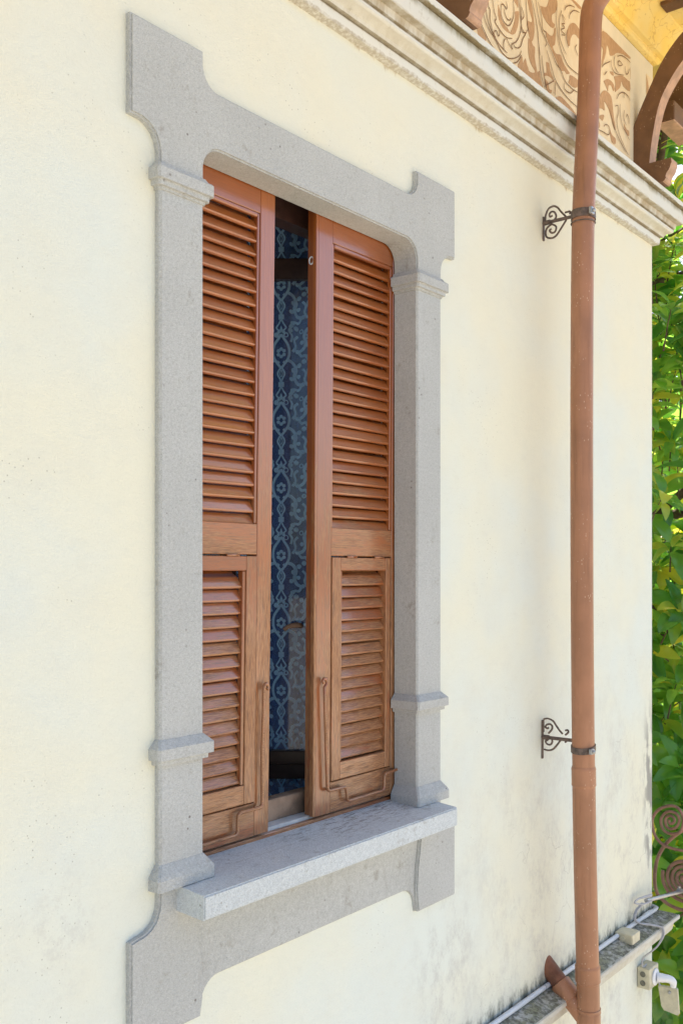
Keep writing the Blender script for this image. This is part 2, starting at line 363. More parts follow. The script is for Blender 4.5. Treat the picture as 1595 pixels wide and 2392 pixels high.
# traced ornament outlines, metres in the wall plane (x, z) or bracket plane (y, z)
FRIEZE_FIELD= [[(3.206, 2.075), (3.199, 2.046), (3.209, 2.012), (3.239, 1.999), (3.262, 2.004), (3.269, 2.025), (3.251, 2.037), (3.227, 2.055)], [(3.36, 2.19), (3.379, 2.166), (3.391, 2.142), (3.414, 2.132), (3.433, 2.131), (3.45, 2.122), (3.463, 2.121), (3.433, 2.115), (3.398, 2.116), (3.372, 2.13), (3.36, 2.15)], [(3.493, 2.222), (3.525, 2.236), (3.523, 2.202), (3.513, 2.168), (3.493, 2.135), (3.466, 2.12), (3.456, 2.124), (3.47, 2.146), (3.486, 2.176), (3.493, 2.202)], [(3.476, 2.27), (3.513, 2.286), (3.518, 2.249), (3.506, 2.254), (3.49, 2.259)], [(3.516, 2.015), (3.547, 2.064), (3.554, 2.063), (3.561, 2.036), (3.578, 2.07), (3.592, 2.049), (3.605, 2.037), (3.605, 2.007), (3.554, 2.004), (3.523, 2.005)], [(3.595, 2.321), (3.621, 2.333), (3.635, 2.309), (3.648, 2.267), (3.657, 2.227), (3.648, 2.181), (3.626, 2.159), (3.604, 2.188), (3.595, 2.228), (3.626, 2.237), (3.637, 2.252), (3.613, 2.283)], [(3.604, 2.163), (3.626, 2.164), (3.643, 2.15), (3.661, 2.147), (3.659, 2.11), (3.67, 2.077), (3.683, 2.055), (3.701, 2.068), (3.71, 2.038), (3.729, 2.007), (3.661, 2.006), (3.519, 2.01), (3.548, 2.049), (3.557, 2.036), (3.578, 2.067), (3.604, 2.032), (3.648, 2.039), (3.661, 2.052), (3.626, 2.068), (3.604, 2.103)], [(3.706, 2.341), (3.761, 2.359), (3.784, 2.398), (3.788, 2.41), (3.85, 2.438), (3.864, 2.412), (3.845, 2.375), (3.812, 2.348), (3.816, 2.321), (3.84, 2.321), (3.826, 2.3), (3.798, 2.294), (3.761, 2.299), (3.724, 2.315)], [(3.756, 2.257), (3.798, 2.255), (3.826, 2.271), (3.835, 2.299), (3.845, 2.308), (3.847, 2.278), (3.84, 2.236), (3.821, 2.22), (3.831, 2.206), (3.854, 2.201), (3.883, 2.21), (3.898, 2.212), (3.922, 2.189), (3.967, 2.173), (3.982, 2.168), (3.952, 2.154), (3.932, 2.159), (3.898, 2.148), (3.854, 2.172), (3.807, 2.205), (3.77, 2.228)], [(3.957, 2.342), (3.982, 2.38), (4.022, 2.406), (4.063, 2.406), (4.083, 2.392), (4.078, 2.358), (4.042, 2.363), (4.007, 2.346), (3.987, 2.315), (3.982, 2.29), (3.967, 2.284), (3.957, 2.311)], [(3.982, 2.143), (3.987, 2.163), (4.068, 2.17), (4.063, 2.143), (4.027, 2.123), (3.972, 2.122)], [(3.761, 2.128), (3.784, 2.133), (3.798, 2.106), (3.831, 2.078), (3.826, 2.074), (3.807, 2.08), (3.77, 2.076), (3.747, 2.065), (3.742, 2.076), (3.765, 2.087)], [(3.751, 2.054), (3.779, 2.047), (3.788, 2.025), (3.812, 2.03), (3.802, 2.013), (3.779, 2.011), (3.751, 2.028)], [(3.85, 2.012), (3.893, 2.034), (3.952, 2.03), (4.027, 2.017), (4.047, 2.004), (3.952, 2.007), (3.869, 2.008)], [(3.982, 2.498), (4.007, 2.505), (4.094, 2.508), (4.083, 2.494), (4.042, 2.494)], [(4.306, 2.484), (4.367, 2.51), (4.643, 2.518), (4.65, 2.501), (4.563, 2.488), (4.486, 2.464), (4.454, 2.441), (4.41, 2.42), (4.398, 2.441), (4.373, 2.454), (4.361, 2.413), (4.336, 2.365), (4.315, 2.338), (4.33, 2.413), (4.306, 2.428)], [(4.454, 2.339), (4.55, 2.38), (4.616, 2.384), (4.643, 2.384), (4.643, 2.341), (4.563, 2.335), (4.544, 2.353), (4.524, 2.314), (4.486, 2.284), (4.467, 2.272), (4.47, 2.314)], [(4.336, 2.271), (4.385, 2.3), (4.441, 2.303), (4.46, 2.285), (4.448, 2.267), (4.423, 2.283), (4.391, 2.271), (4.385, 2.243), (4.367, 2.254)], [(4.282, 2.166), (4.306, 2.201), (4.342, 2.23), (4.391, 2.238), (4.429, 2.221), (4.448, 2.15), (4.473, 2.094), (4.448, 2.099), (4.416, 2.139), (4.385, 2.166), (4.342, 2.179), (4.348, 2.14), (4.318, 2.137), (4.276, 2.127)], [(4.288, 2.093), (4.324, 2.111), (4.342, 2.11), (4.324, 2.083), (4.306, 2.084), (4.282, 2.083)], [(4.404, 2.075), (4.429, 2.053), (4.473, 2.05), (4.467, 2.022), (4.429, 2.02), (4.41, 2.047)], [(4.57, 2.155), (4.603, 2.14), (4.63, 2.141), (4.63, 2.117), (4.59, 2.122)], [(4.404, 2.343), (4.441, 2.355), (4.448, 2.34), (4.423, 2.337)], [(4.273, 2.068), (4.288, 2.063), (4.294, 2.045), (4.276, 2.033)], [(4.859, 2.453), (4.909, 2.456), (4.909, 2.406), (4.873, 2.417)]]
FRIEZE_LINES= [[(3.242, 2.114), (3.257, 2.086), (3.288, 2.061), (3.337, 2.042), (3.372, 2.02), (3.407, 2.012), (3.44, 2.014), (3.486, 2.033), (3.526, 2.06), (3.543, 2.086)], [(3.26, 2.169), (3.266, 2.122), (3.285, 2.083), (3.319, 2.058), (3.36, 2.039), (3.401, 2.032), (3.427, 2.03)], [(3.282, 2.178), (3.282, 2.147), (3.294, 2.14), (3.294, 2.105), (3.313, 2.069), (3.337, 2.053)], [(3.313, 2.192), (3.325, 2.151), (3.341, 2.127), (3.331, 2.115), (3.337, 2.107), (3.369, 2.095), (3.401, 2.088), (3.427, 2.089), (3.466, 2.103)], [(3.379, 2.187), (3.382, 2.2), (3.395, 2.207), (3.411, 2.203), (3.42, 2.199), (3.427, 2.212), (3.417, 2.227)], [(3.401, 2.191), (3.411, 2.174), (3.427, 2.163), (3.447, 2.167), (3.456, 2.18)], [(3.379, 2.193), (3.382, 2.157), (3.401, 2.141), (3.43, 2.139), (3.453, 2.154), (3.476, 2.193), (3.48, 2.225), (3.473, 2.265)], [(3.533, 2.292), (3.54, 2.226), (3.54, 2.18), (3.526, 2.141), (3.5, 2.105), (3.463, 2.078), (3.47, 2.062), (3.443, 2.07), (3.42, 2.085)], [(3.401, 2.032), (3.398, 2.059), (3.411, 2.079)], [(3.476, 2.084), (3.49, 2.078), (3.516, 2.086), (3.537, 2.104), (3.554, 2.139), (3.578, 2.171), (3.55, 2.164), (3.54, 2.185)], [(3.466, 2.004), (3.51, 2.029), (3.543, 2.069)], [(3.209, 2.076), (3.248, 2.042), (3.3, 2.011), (3.344, 2.002)], [(3.325, 2.062), (3.328, 2.073), (3.341, 2.08), (3.35, 2.074), (3.356, 2.066), (3.366, 2.078), (3.363, 2.091)], [(3.514, 2.284), (3.535, 2.228), (3.544, 2.181), (3.574, 2.169), (3.591, 2.191)], [(3.578, 2.313), (3.591, 2.222), (3.604, 2.188)], [(3.626, 2.335), (3.657, 2.282), (3.679, 2.228), (3.688, 2.179), (3.701, 2.132)], [(3.661, 2.351), (3.683, 2.293), (3.715, 2.243), (3.751, 2.221), (3.761, 2.207), (3.747, 2.187)], [(3.683, 2.344), (3.715, 2.296), (3.724, 2.252), (3.751, 2.248), (3.756, 2.227)], [(3.688, 2.179), (3.706, 2.07), (3.742, 2.01)], [(3.715, 2.137), (3.733, 2.07), (3.761, 2.01)], [(3.751, 2.221), (3.798, 2.193), (3.845, 2.158), (3.893, 2.144), (3.932, 2.115), (3.982, 2.108), (4.027, 2.109), (4.063, 2.114)], [(3.761, 2.177), (3.807, 2.121), (3.84, 2.084), (3.903, 2.06), (3.977, 2.048), (4.058, 2.046)], [(3.898, 2.405), (3.878, 2.357), (3.878, 2.291), (3.903, 2.258), (3.942, 2.234)], [(3.854, 2.401), (3.85, 2.327), (3.869, 2.265), (3.903, 2.225), (3.957, 2.194), (4.027, 2.192), (4.068, 2.195)], [(3.927, 2.418), (3.942, 2.44), (3.982, 2.464), (4.027, 2.476)], [(3.972, 2.402), (3.982, 2.429), (4.022, 2.46), (4.073, 2.473)], [(3.932, 2.38), (3.903, 2.39), (3.927, 2.363), (3.903, 2.35), (3.927, 2.343), (3.893, 2.319), (3.932, 2.314), (3.898, 2.3)], [(3.952, 2.345), (3.942, 2.307), (3.962, 2.271)], [(4.047, 2.32), (4.032, 2.298), (4.058, 2.275)], [(3.922, 2.103), (3.927, 2.078), (3.982, 2.081), (4.022, 2.112)], [(3.54, 2.261), (3.561, 2.235), (3.544, 2.211)], [(3.84, 2.075), (3.835, 2.017)], [(3.751, 2.026), (3.826, 2.074)], [(4.312, 2.325), (4.336, 2.349), (4.404, 2.389)], [(4.416, 2.402), (4.416, 2.376), (4.448, 2.358), (4.486, 2.362), (4.563, 2.387)], [(4.46, 2.441), (4.448, 2.409), (4.46, 2.383), (4.498, 2.372)], [(4.486, 2.446), (4.531, 2.469), (4.59, 2.48), (4.643, 2.48)], [(4.55, 2.432), (4.511, 2.412), (4.492, 2.417), (4.511, 2.435), (4.544, 2.432)], [(4.576, 2.435), (4.59, 2.403), (4.616, 2.419), (4.63, 2.445)], [(4.479, 2.24), (4.511, 2.278), (4.563, 2.303), (4.616, 2.304), (4.636, 2.29)], [(4.46, 2.199), (4.492, 2.213), (4.498, 2.182), (4.479, 2.136), (4.505, 2.087), (4.563, 2.047), (4.616, 2.019)], [(4.518, 2.231), (4.524, 2.178), (4.55, 2.135), (4.59, 2.117), (4.63, 2.096)], [(4.57, 2.221), (4.563, 2.179), (4.59, 2.154)], [(4.59, 2.193), (4.603, 2.211), (4.623, 2.197), (4.623, 2.173)], [(4.398, 2.166), (4.448, 2.099), (4.511, 2.055), (4.59, 2.024)], [(4.276, 2.023), (4.324, 2.03), (4.385, 2.038), (4.398, 2.071), (4.361, 2.078), (4.33, 2.057)], [(4.563, 2.276), (4.563, 2.303)], [(4.336, 2.299), (4.367, 2.328)]]
SCROLL_A= [[(0.01, 1.456), (0.007, 1.481), (-0.005, 1.504), (-0.027, 1.51), (-0.046, 1.5), (-0.061, 1.48), (-0.083, 1.455)], [(-0.024, 1.446), (-0.04, 1.462), (-0.033, 1.483), (-0.019, 1.489), (-0.009, 1.48), (-0.013, 1.469), (-0.023, 1.472)], [(-0.086, 1.441), (-0.061, 1.409), (-0.04, 1.385), (-0.018, 1.379), (0.004, 1.389), (0.007, 1.413), (-0.002, 1.428), (-0.018, 1.436)], [(-0.018, 1.438), (-0.037, 1.426), (-0.04, 1.414), (-0.033, 1.401), (-0.019, 1.401), (-0.01, 1.413), (-0.018, 1.417)], [(-0.08, 1.472), (-0.092, 1.472), (-0.102, 1.471), (-0.101, 1.46)]]
SCROLL_B= [[(0.012, -0.625), (-0.007, -0.621), (-0.03, -0.628), (-0.044, -0.645), (-0.059, -0.664), (-0.074, -0.678)], [(-0.01, -0.682), (-0.025, -0.665), (-0.027, -0.651), (-0.017, -0.643), (-0.002, -0.647), (0.004, -0.658), (-0.005, -0.662), (-0.011, -0.658)], [(-0.086, -0.681), (-0.099, -0.669), (-0.096, -0.66), (-0.086, -0.663)], [(0.01, -0.751), (-0.01, -0.753), (-0.03, -0.746), (-0.049, -0.726), (-0.069, -0.699)], [(-0.025, -0.701), (-0.027, -0.717), (-0.017, -0.729), (-0.002, -0.726), (0.003, -0.716), (-0.007, -0.71)], [(-0.096, -0.694), (-0.089, -0.708), (-0.084, -0.71)], [(0.013, -0.628), (0.013, -0.678)]]
VOLUTE_A= [(-0.052, -1.49), (0.003, -1.489), (0.058, -1.477), (0.098, -1.443), (0.116, -1.391), (0.114, -1.341), (0.081, -1.292), (0.02, -1.262), (-0.024, -1.27), (-0.049, -1.31), (-0.049, -1.353), (-0.032, -1.394), (0.009, -1.411), (0.047, -1.404), (0.068, -1.372), (0.067, -1.334), (0.042, -1.302), (0.014, -1.293), (-0.016, -1.302), (-0.03, -1.329), (-0.016, -1.367), (0.011, -1.385), (0.036, -1.378), (0.046, -1.352), (0.039, -1.326), (0.02, -1.315), (0.001, -1.323), (-0.004, -1.341), (0.011, -1.357), (0.025, -1.352), (0.025, -1.338)]
VOLUTE_S= [(-0.078, -1.359), (-0.052, -1.38), (-0.005, -1.417), (0.05, -1.476), (0.089, -1.546), (0.106, -1.615), (0.11, -1.693), (0.095, -1.753), (0.058, -1.786), (0.003, -1.807), (-0.052, -1.811), (-0.092, -1.805)]
VOLUTE_C= (-0.057, -1.646)

# ---------------------------------------------------------------- mesh helpers
def link(name, bm, mats, parent=None, smooth=None, kind=None):
    me = bpy.data.meshes.new(name)
    bm.normal_update()
    bm.to_mesh(me); bm.free()
    if not isinstance(mats, (list, tuple)): mats = [mats]
    for m in mats: me.materials.append(m)
    if smooth is not None:
        for p in me.polygons: p.use_smooth = True
        me.set_sharp_from_angle(angle=R(smooth))
    o = bpy.data.objects.new(name, me)
    COL.objects.link(o)
    if parent is not None: o.parent = parent
    if kind: o['kind'] = kind
    return o
def inst(name, me, parent, loc=(0, 0, 0), mat=None):
    o = bpy.data.objects.new(name, me)
    COL.objects.link(o); o.parent = parent; o.location = loc
    if mat is not None: o.matrix_local = mat
    return o
def empty(name, label, cat, loc=(0, 0, 0), group=None):
    o = bpy.data.objects.new(name, None); COL.objects.link(o)
    o.empty_display_size = .1; o.location = loc
    o['label'] = label; o['category'] = cat
    if group: o['group'] = group
    return o
def tag(o, label, cat, group=None):
    o['label'] = label; o['category'] = cat
    if group: o['group'] = group
    return o
def copy_tree(o, parent=None):
    c = o.copy(); COL.objects.link(c)
    if parent is not None: c.parent = parent
    for ch in list(o.children): copy_tree(ch, c)
    return c
def box(bm, x0, x1, y0, y1, z0, z1, bev=0.0, mi=0):
    t = bmesh.new()
    vs = [t.verts.new((x, y, z)) for x in (x0, x1) for y in (y0, y1) for z in (z0, z1)]
    for f in ((0, 1, 3, 2), (4, 6, 7, 5), (0, 4, 5, 1), (2, 3, 7, 6), (0, 2, 6, 4), (1, 5, 7, 3)):
        t.faces.new([vs[i] for i in f])
    bmesh.ops.recalc_face_normals(t, faces=t.faces)
    if bev: bmesh.ops.bevel(t, geom=t.edges[:], offset=bev, segments=1, affect='EDGES')
    for f in t.faces: f.material_index = mi
    join(bm, t)
def join(bm, t, mtx=None):
    if mtx is not None: bmesh.ops.transform(t, matrix=mtx, verts=t.verts)
    d = {}
    for v in t.verts: d[v] = bm.verts.new(v.co)
    for f in t.faces:
        n = bm.faces.new([d[v] for v in f.verts]); n.material_index = f.material_index; n.smooth = f.smooth
    t.free()
def prism(bm, pts, axis, a, b, bev=0.0, mi=0):
    """polygon pts extruded along an axis ('X': pts are (y,z); 'Y': pts are (x,z))"""
    t = bmesh.new()
    mk = (lambda p, s: (s, p[0], p[1])) if axis == 'X' else (lambda p, s: (p[0], s, p[1]))
    va = [t.verts.new(mk(p, a)) for p in pts]; vb = [t.verts.new(mk(p, b)) for p in pts]
    tri = tess(pts)
    n = len(pts)
    if bev:
        fa = t.faces.new(va); fb = t.faces.new(vb[::-1])
    else:
        for i in tri:
            t.faces.new([va[k] for k in i]); t.faces.new([vb[k] for k in reversed(i)])
    for i in range(n):
        t.faces.new((va[i], va[(i + 1) % n], vb[(i + 1) % n], vb[i]))
    bmesh.ops.recalc_face_normals(t, faces=t.faces)
    if bev:
        es = [e for e in t.edges if all(v in va for v in e.verts)]
        bmesh.ops.bevel(t, geom=es, offset=bev, segments=2, affect='EDGES')
        bmesh.ops.triangulate(t, faces=[f for f in t.faces if len(f.verts) > 4])
    for f in t.faces: f.material_index = mi
    join(bm, t)
def loft(bm, rows, closed=False, cap=False, mi=0):
    vr = [[bm.verts.new(p) for p in r] for r in rows]
    n = len(vr[0]); fs = []
    for i in range(len(vr) - 1):
        for j in range(n if closed else n - 1):
            k = (j + 1) % n
            fs.append(bm.faces.new((vr[i][j], vr[i][k], vr[i + 1][k], vr[i + 1][j])))
    if cap and closed:
        fs.append(bm.faces.new(vr[0][::-1])); fs.append(bm.faces.new(vr[-1]))
    for f in fs: f.material_index = mi
    bmesh.ops.recalc_face_normals(bm, faces=fs)
    return fs
def smooth_path(pts, sub=4):
    pts = [Vector(p) for p in pts]; out = []
    for i in range(len(pts) - 1):
        p0 = pts[max(i - 1, 0)]; p1 = pts[i]; p2 = pts[i + 1]; p3 = pts[min(i + 2, len(pts) - 1)]
        for k in range(sub):
            t = k / sub
            out.append(.5 * ((2 * p1) + (p2 - p0) * t + (2 * p0 - 5 * p1 + 4 * p2 - p3) * t * t + (3 * p1 - p0 - 3 * p2 + p3) * t ** 3))
    out.append(pts[-1]); return out
def fillet(pts, r, seg=4):
    pts = [Vector(p) for p in pts]; out = [pts[0]]
    for i in range(1, len(pts) - 1):
        a = (pts[i - 1] - pts[i]); b = (pts[i + 1] - pts[i]); rr = min(r, a.length * .45, b.length * .45)
        a = pts[i] + a.normalized() * rr; b = pts[i] + b.normalized() * rr
        for k in range(seg + 1):
            t = k / seg; out.append(a * (1 - t) ** 2 + pts[i] * 2 * t * (1 - t) + b * t * t)
    out.append(pts[-1]); return out
def tube(bm, pts, r, n=8, mi=0, cap=True, squash=None):
    pts = [Vector(p) for p in pts]; rows = []
    rs = r if isinstance(r, (list, tuple)) else [r] * len(pts)
    up = None
    for i, p in enumerate(pts):
        d = (pts[min(i + 1, len(pts) - 1)] - pts[max(i - 1, 0)]).normalized()
        if up is None: up = d.orthogonal().normalized()
        up = (up - d * up.dot(d)).normalized(); w = d.cross(up)
        rows.append([p + (up * math.cos(2 * math.pi * k / n) + w * math.sin(2 * math.pi * k / n)) * rs[i] for k in range(n)])
    for f in loft(bm, rows, True, cap, mi): f.smooth = True
def sweep(bm, prof, path_fn, mi=0):
    """prof: (projection, z); path_fn(p) gives the plan polyline at that projection"""
    loft(bm, [[(x, y, z) for x, y in path_fn(p)] for p, z in prof], mi=mi)
def arc(cx, cz, r, a0, a1, n=7):
    return [(cx + r * math.cos(R(a0 + (a1 - a0) * i / n)), cz + r * math.sin(R(a0 + (a1 - a0) * i / n))) for i in range(n + 1)]
def new(): return bmesh.new()

# ================================================================= SETTING
WALL_Y, XC = .02, 4.945
bm = new()
loft(bm, [[(x, y, -5.2 + .02 * noise.noise((x, y, 0))) for x in (-140, -40, -12, -4, 0, 4, 8, 12, 40, 140)] for y in (-140, -40, -12, -6, -2, 2, 6, 12, 40, 140)])
g_ = link('ground', bm, M['ground'], kind='structure')

# ================================================================= VILLA
villa = empty('villa', 'cream plastered villa with grey stone window surround, moulded cornice and yellow painted eaves', 'villa')
bm = new()
HX0, HX1, HZ0, HZ1 = 1.72, 2.86, -.865, 1.18
W2 = 2.6  # offset to an added unseen window that lets light onto the curtain
Y0, Y1 = WALL_Y, .09
def wall_face(bm, y, flip):
    xs = [-5.0, HX0 - W2, HX1 - W2, HX0, HX1, 3.6, 4.3, XC]; zs = [-5.2, -3, HZ0, 0.2, HZ1, 2.0, 2.78]
    v = {(i, j): bm.verts.new((x, y, z)) for i, x in enumerate(xs) for j, z in enumerate(zs)}
    for i in range(7):
        for j in range(6):
            if i in (1, 3) and j in (2, 3): continue
            q = [v[i, j], v[i + 1, j], v[i + 1, j + 1], v[i, j + 1]]
            bm.faces.new(q if not flip else q[::-1])
wall_face(bm, Y0, False); wall_face(bm, Y1, True)
def ring(bm, pts):
    loft(bm, [[(x, Y0, z) for x, z in pts + pts[:1]], [(x, Y1, z) for x, z in pts + pts[:1]]])
for d in (0, W2): ring(bm, [(HX0 - d, HZ0), (HX1 - d, HZ0), (HX1 - d, HZ1), (HX0 - d, HZ1)])
link('front_wall', bm, M['plaster'], villa)
bm = new()
loft(bm, [[(XC, Y0, -5.2), (XC, 6.5, -5.2)], [(XC, Y0, 2.78), (XC, 6.5, 2.78)]])
loft(bm, [[(XC - .25, .30, -5.2), (XC - .25, 6.5, -5.2)], [(XC - .25, .30, 2.78), (XC - .25, 6.5, 2.78)]])
link('side_wall', bm, M['plaster'], villa)
bm = new()
IX0, IX1, IZ0, IZ1 = 1.76, 2.82, -.83, 1.30
for a in ((-5, IX0 - W2, -5.2, 2.78), (IX1 - W2, IX0, -5.2, 2.78), (IX1, XC - .25, -5.2, 2.78), (IX0, IX1, -5.2, IZ0), (IX0, IX1, IZ1, 2.78), (IX0 - W2, IX1 - W2, -5.2, IZ0), (IX0 - W2, IX1 - W2, IZ1, 2.78)):
    box(bm, a[0], a[1], .16, .30, a[2], a[3])
link('inner_wall', bm, M['room'], villa)
bm = new()
t = bmesh.new()
vs = [t.verts.new((x, y, z)) for x in (-1.9, 4.2) for y in (.302, 3.6) for z in (-1.6, 1.75)]  # room stretched left to take in light from the added opening
for f in ((0, 2, 3, 1), (4, 5, 7, 6), (2, 6, 7, 3), (0, 4, 6, 2), (1, 3, 7, 5)): t.faces.new([vs[i] for i in f])
join(bm, t)
link('room', bm, M['room'], villa)
bm = new()
box(bm, -5.6, 6.05, -.95, 7, 2.80, 2.98)
t = bmesh.new()
pv = [t.verts.new(p) for p in ((-5.7, -1.05, 2.984), (6.15, -1.05, 2.984), (6.15, 7.1, 2.984), (-5.7, 7.1, 2.984), (-1.8, 3, 4.6), (2.2, 3, 4.6))]
for f in ((0, 1, 5, 4), (1, 2, 5), (2, 3, 4, 5), (3, 0, 4)): t.faces.new([pv[i] for i in f])
join(bm, t)
link('roof', bm, M['roof'], villa)

# eaves: cove moulding and yellow soffit
def around(p):
    return [(-5.0, WALL_Y - p), (2.0, WALL_Y - p), (XC + p, WALL_Y - p), (XC + p, 3.0), (XC + p, 6.5)]
bm = new()
sweep(bm, [(.001, 2.590), (.024, 2.594), (.032, 2.602), (.034, 2.616), (.058, 2.618), (.066, 2.628), (.070, 2.650), (.082, 2.690), (.105, 2.725), (.135, 2.742), (.14, 2.755)], around)
link('eave_cove', bm, M['soffit'], villa, smooth=35)
bm = new()
loft(bm, [[(-5.6, -.95, 2.752), (6.05, -.95, 2.752)], [(-5.6, 6.9, 2.752), (6.05, 6.9, 2.752)]])
link('soffit', bm, M['soffit'], villa)

# cornice and ledge
bm = new()
COR = [(.0, 1.664), (.026, 1.668), (.029, 1.673), (.032, 1.7015), (.025, 1.702), (.025, 1.705), (.044, 1.706), (.048, 1.716), (.060, 1.7255), (.076, 1.730), (.082, 1.736), (.083, 1.7465), (.075, 1.747), (.075, 1.7500),
       (.089, 1.751), (.092, 1.770), (.094, 1.775), (.118, 1.776), (.120, 1.779), (.121, 1.842), (.113, 1.844), (.113, 1.8485), (.134, 1.850), (.135, 1.874), (.131, 1.878), (.0, 1.888)]
sweep(bm, COR, around)
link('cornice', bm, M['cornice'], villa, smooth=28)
bm = new()
LED = [(.0, -1.748), (.07, -1.767), (.102, -1.778), (.106, -1.783), (.106, -1.799), (.100, -1.804), (.088, -1.806), (.084, -1.815), (.078, -1.850), (.070, -1.862), (.055, -1.868), (.0, -1.872)]
sweep(bm, LED, around)
link('ledge', bm, M['ledge'], villa, smooth=28)

# frieze between cornice and eaves
bm = new()
box(bm, -5.0, XC + .001, WALL_Y - .0035, WALL_Y + .01, 1.889, 2.585)
fr = link('frieze', bm, M['border'], villa)
PX0, PX1, PZ0, PZ1 = 2.66, 4.652, 1.893, 2.512
bm = new()
box(bm, PX0, PX1, WALL_Y - .0055, WALL_Y - .003, PZ0, PZ1, .001)
box(bm, 4.855, XC - .002, WALL_Y - .0055, WALL_Y - .003, PZ0, PZ1, .001)
link('cream_panel', bm, M['cream'], fr)
bm = new()
def flat(bm, pts, y, th=.0012):
    pts = [Vector((p[0], p[1], 0)) for p in pts]
    pts = [p for i, p in enumerate(pts) if (p - pts[i - 1]).length > 1e-4]
    va = [bm.verts.new((p.x, y, p.y)) for p in pts]; n = len(va)
    vb = [bm.verts.new((p.x, y + th, p.y)) for p in pts]
    fs = [bm.faces.new([va[k] for k in i]) for i in tess(pts)]
    for i in range(n): fs.append(bm.faces.new((va[i], va[(i + 1) % n], vb[(i + 1) % n], vb[i])))
    bmesh.ops.recalc_face_normals(bm, faces=fs)
    for f in fs[:-n]:
        if f.normal.y > 0: f.normal_flip()
def inpanel(p): return (min(max(p[0], PX0 + .004), PX1 - .003), min(max(p[1], PZ0 + .002), PZ1 - .003))
bm.free()
for i, poly in enumerate(FRIEZE_FIELD):
    pts = [(q.x, q.y) for q in smooth_path([(p[0], p[1], 0) for p in poly + poly[:1]], 3)][:-1]
    bm = new(); flat(bm, [inpanel(p) for p in pts], WALL_Y - .0068 - i * .00004)
    link('brown_ground', bm, M['brown'], fr)
# the second, narrow panel beyond the bracket
for poly in ([(4.859, PZ0 + .01), (4.885, PZ0 + .01), (4.885, PZ1 - .06), (4.859, PZ1 - .01)], [(4.895, PZ0 + .05), (4.938, PZ0 + .02), (4.938, PZ1 - .02), (4.90, PZ1 - .05), (4.915, 2.3), (4.90, 2.1)]):
    bm = new(); flat(bm, poly, WALL_Y - .0069); link('brown_ground', bm, M['brown'], fr)
def ribbon(bm, pts, w, y):
    pts = smooth_path([(p[0], p[1], 0) for p in pts], 4)
    rows = []
    for i, p in enumerate(pts):
        d = (pts[min(i + 1, len(pts) - 1)] - pts[max(i - 1, 0)]).normalized()
        n = Vector((-d.y, d.x, 0)) * w * .5 * (.55 + .45 * math.sin(math.pi * (i + 1) / (len(pts) + 1)))
        a, b = inpanel(p + n), inpanel(p - n)
        rows.append([(a[0], y, a[1]), (b[0], y, b[1])])
    fs = loft(bm, rows)
    for f in fs:
        f.normal_update()
        if f.normal.y > 0: f.normal_flip()
for i, l in enumerate(FRIEZE_LINES):
    bm = new(); ribbon(bm, l, .0047, WALL_Y - .0088 - i * .00004); link('drawn_line', bm, M['line'], fr)

for ch in list(fr.children):
    if ch.name.startswith(('brown_ground', 'drawn_line')) and ch.data.vertices[0].co.x < 4.7:
        c = ch.copy(); COL.objects.link(c); c.location.x = -1.998
bm = new(); box(bm, PX0 - 1.998, PX1 - 1.998, WALL_Y - .0055, WALL_Y - .003, PZ0, PZ1, .001); link('cream_panel', bm, M['cream'], fr)
# stone window surround
SX = 2.290
def mir(pts): return [(SX + x, z) for x, z in pts] + [(SX - x, z) for x, z in reversed(pts)]
bm = new()
left = [(-.495, .990)] + [(-.495, 1.056)] + arc(-.433, 1.056, .062, 180, 90)[1:]
outer = [(-.645, .990), (-.645, 1.046)] + arc(-.712, 1.050, .066, 5, 90) + [(-.737, 1.117), (-.737, 1.362), (-.495, 1.362), (-.495, 1.326)] + arc(-.437, 1.328, .058, 180, 270)[1:]
half = [(x, z) for x, z in outer]
pts = [(SX + x, z) for x, z in half] + [(SX - x, z) for x, z in reversed(half)] + [(SX - x, z) for x, z in left] + [(SX + x, z) for x, z in reversed(left)]
prism(bm, pts, 'Y', 0, .0955, .005)
link('lintel', bm, M['stone'], villa)
def wrap(bm, prof, x0, x1, yl, yr, c=.006):
    def path(p):
        return [(x0 - p, yl), (x0 - p, c - p), (x0 - p + c, -p), (x1 + p - c, -p), (x1 + p, c - p), (x1 + p, yr)]
    sweep(bm, prof, path)
CAP = [(-.002, 1.026), (.006, 1.023), (.011, 1.014), (.018, 1.010), (.021, 1.006), (.021, .978), (.013, .977), (.0125, .964), (.0045, .963), (.004, .956), (-.002, .955)]
CAP2 = [(-.002, -.430), (.001, -.430), (.021, -.451), (.021, -.479), (.011, -.482), (.0105, -.493), (-.002, -.496)]
BAS = [(-.002, -.744), (.001, -.745), (.018, -.769), (.022, -.778), (.022, -.806), (-.002, -.807)]
for s in (0, 1):
    x0, x1 = (SX - .645, SX - .495) if s == 0 else (SX + .495, SX + .645)
    yl, yr = (.03, .0955) if s == 0 else (.0955, .03)
    bm = new(); wrap(bm, [(0, .989), (0, -.8)], x0, x1, yl, yr)
    pil = link('pilaster', bm, M['stone'], villa)
    for nm, pf in (('capital', CAP), ('lower_band', CAP2), ('base', BAS)):
        bm = new(); wrap(bm, pf, x0, x1, yl, yr); link(nm, bm, M['stone'], pil)
bm = new(); t = bmesh.new()
prism(t, [(-.102, -.877), (-.102, -.815), (.16, -.793), (.16, -.86), (.0, -.872)], 'X', 1.700, 2.880)
bmesh.ops.bevel(t, geom=[e for e in t.edges if abs(e.verts[0].co.y + .102) < 1e-4 and abs(e.verts[1].co.y + .102) < 1e-4], offset=.004, segments=2, affect='EDGES')
join(bm, t)
link('sill', bm, M['sill'], villa)
bm = new()
ap_l = [(SX - .499, -1.172)] + [(SX - .428 + x, -1.1505 + z) for x, z in arc(0, 0, .065, 180, 90)]
ap_r = [(2 * SX - x, z) for x, z in reversed(ap_l)]
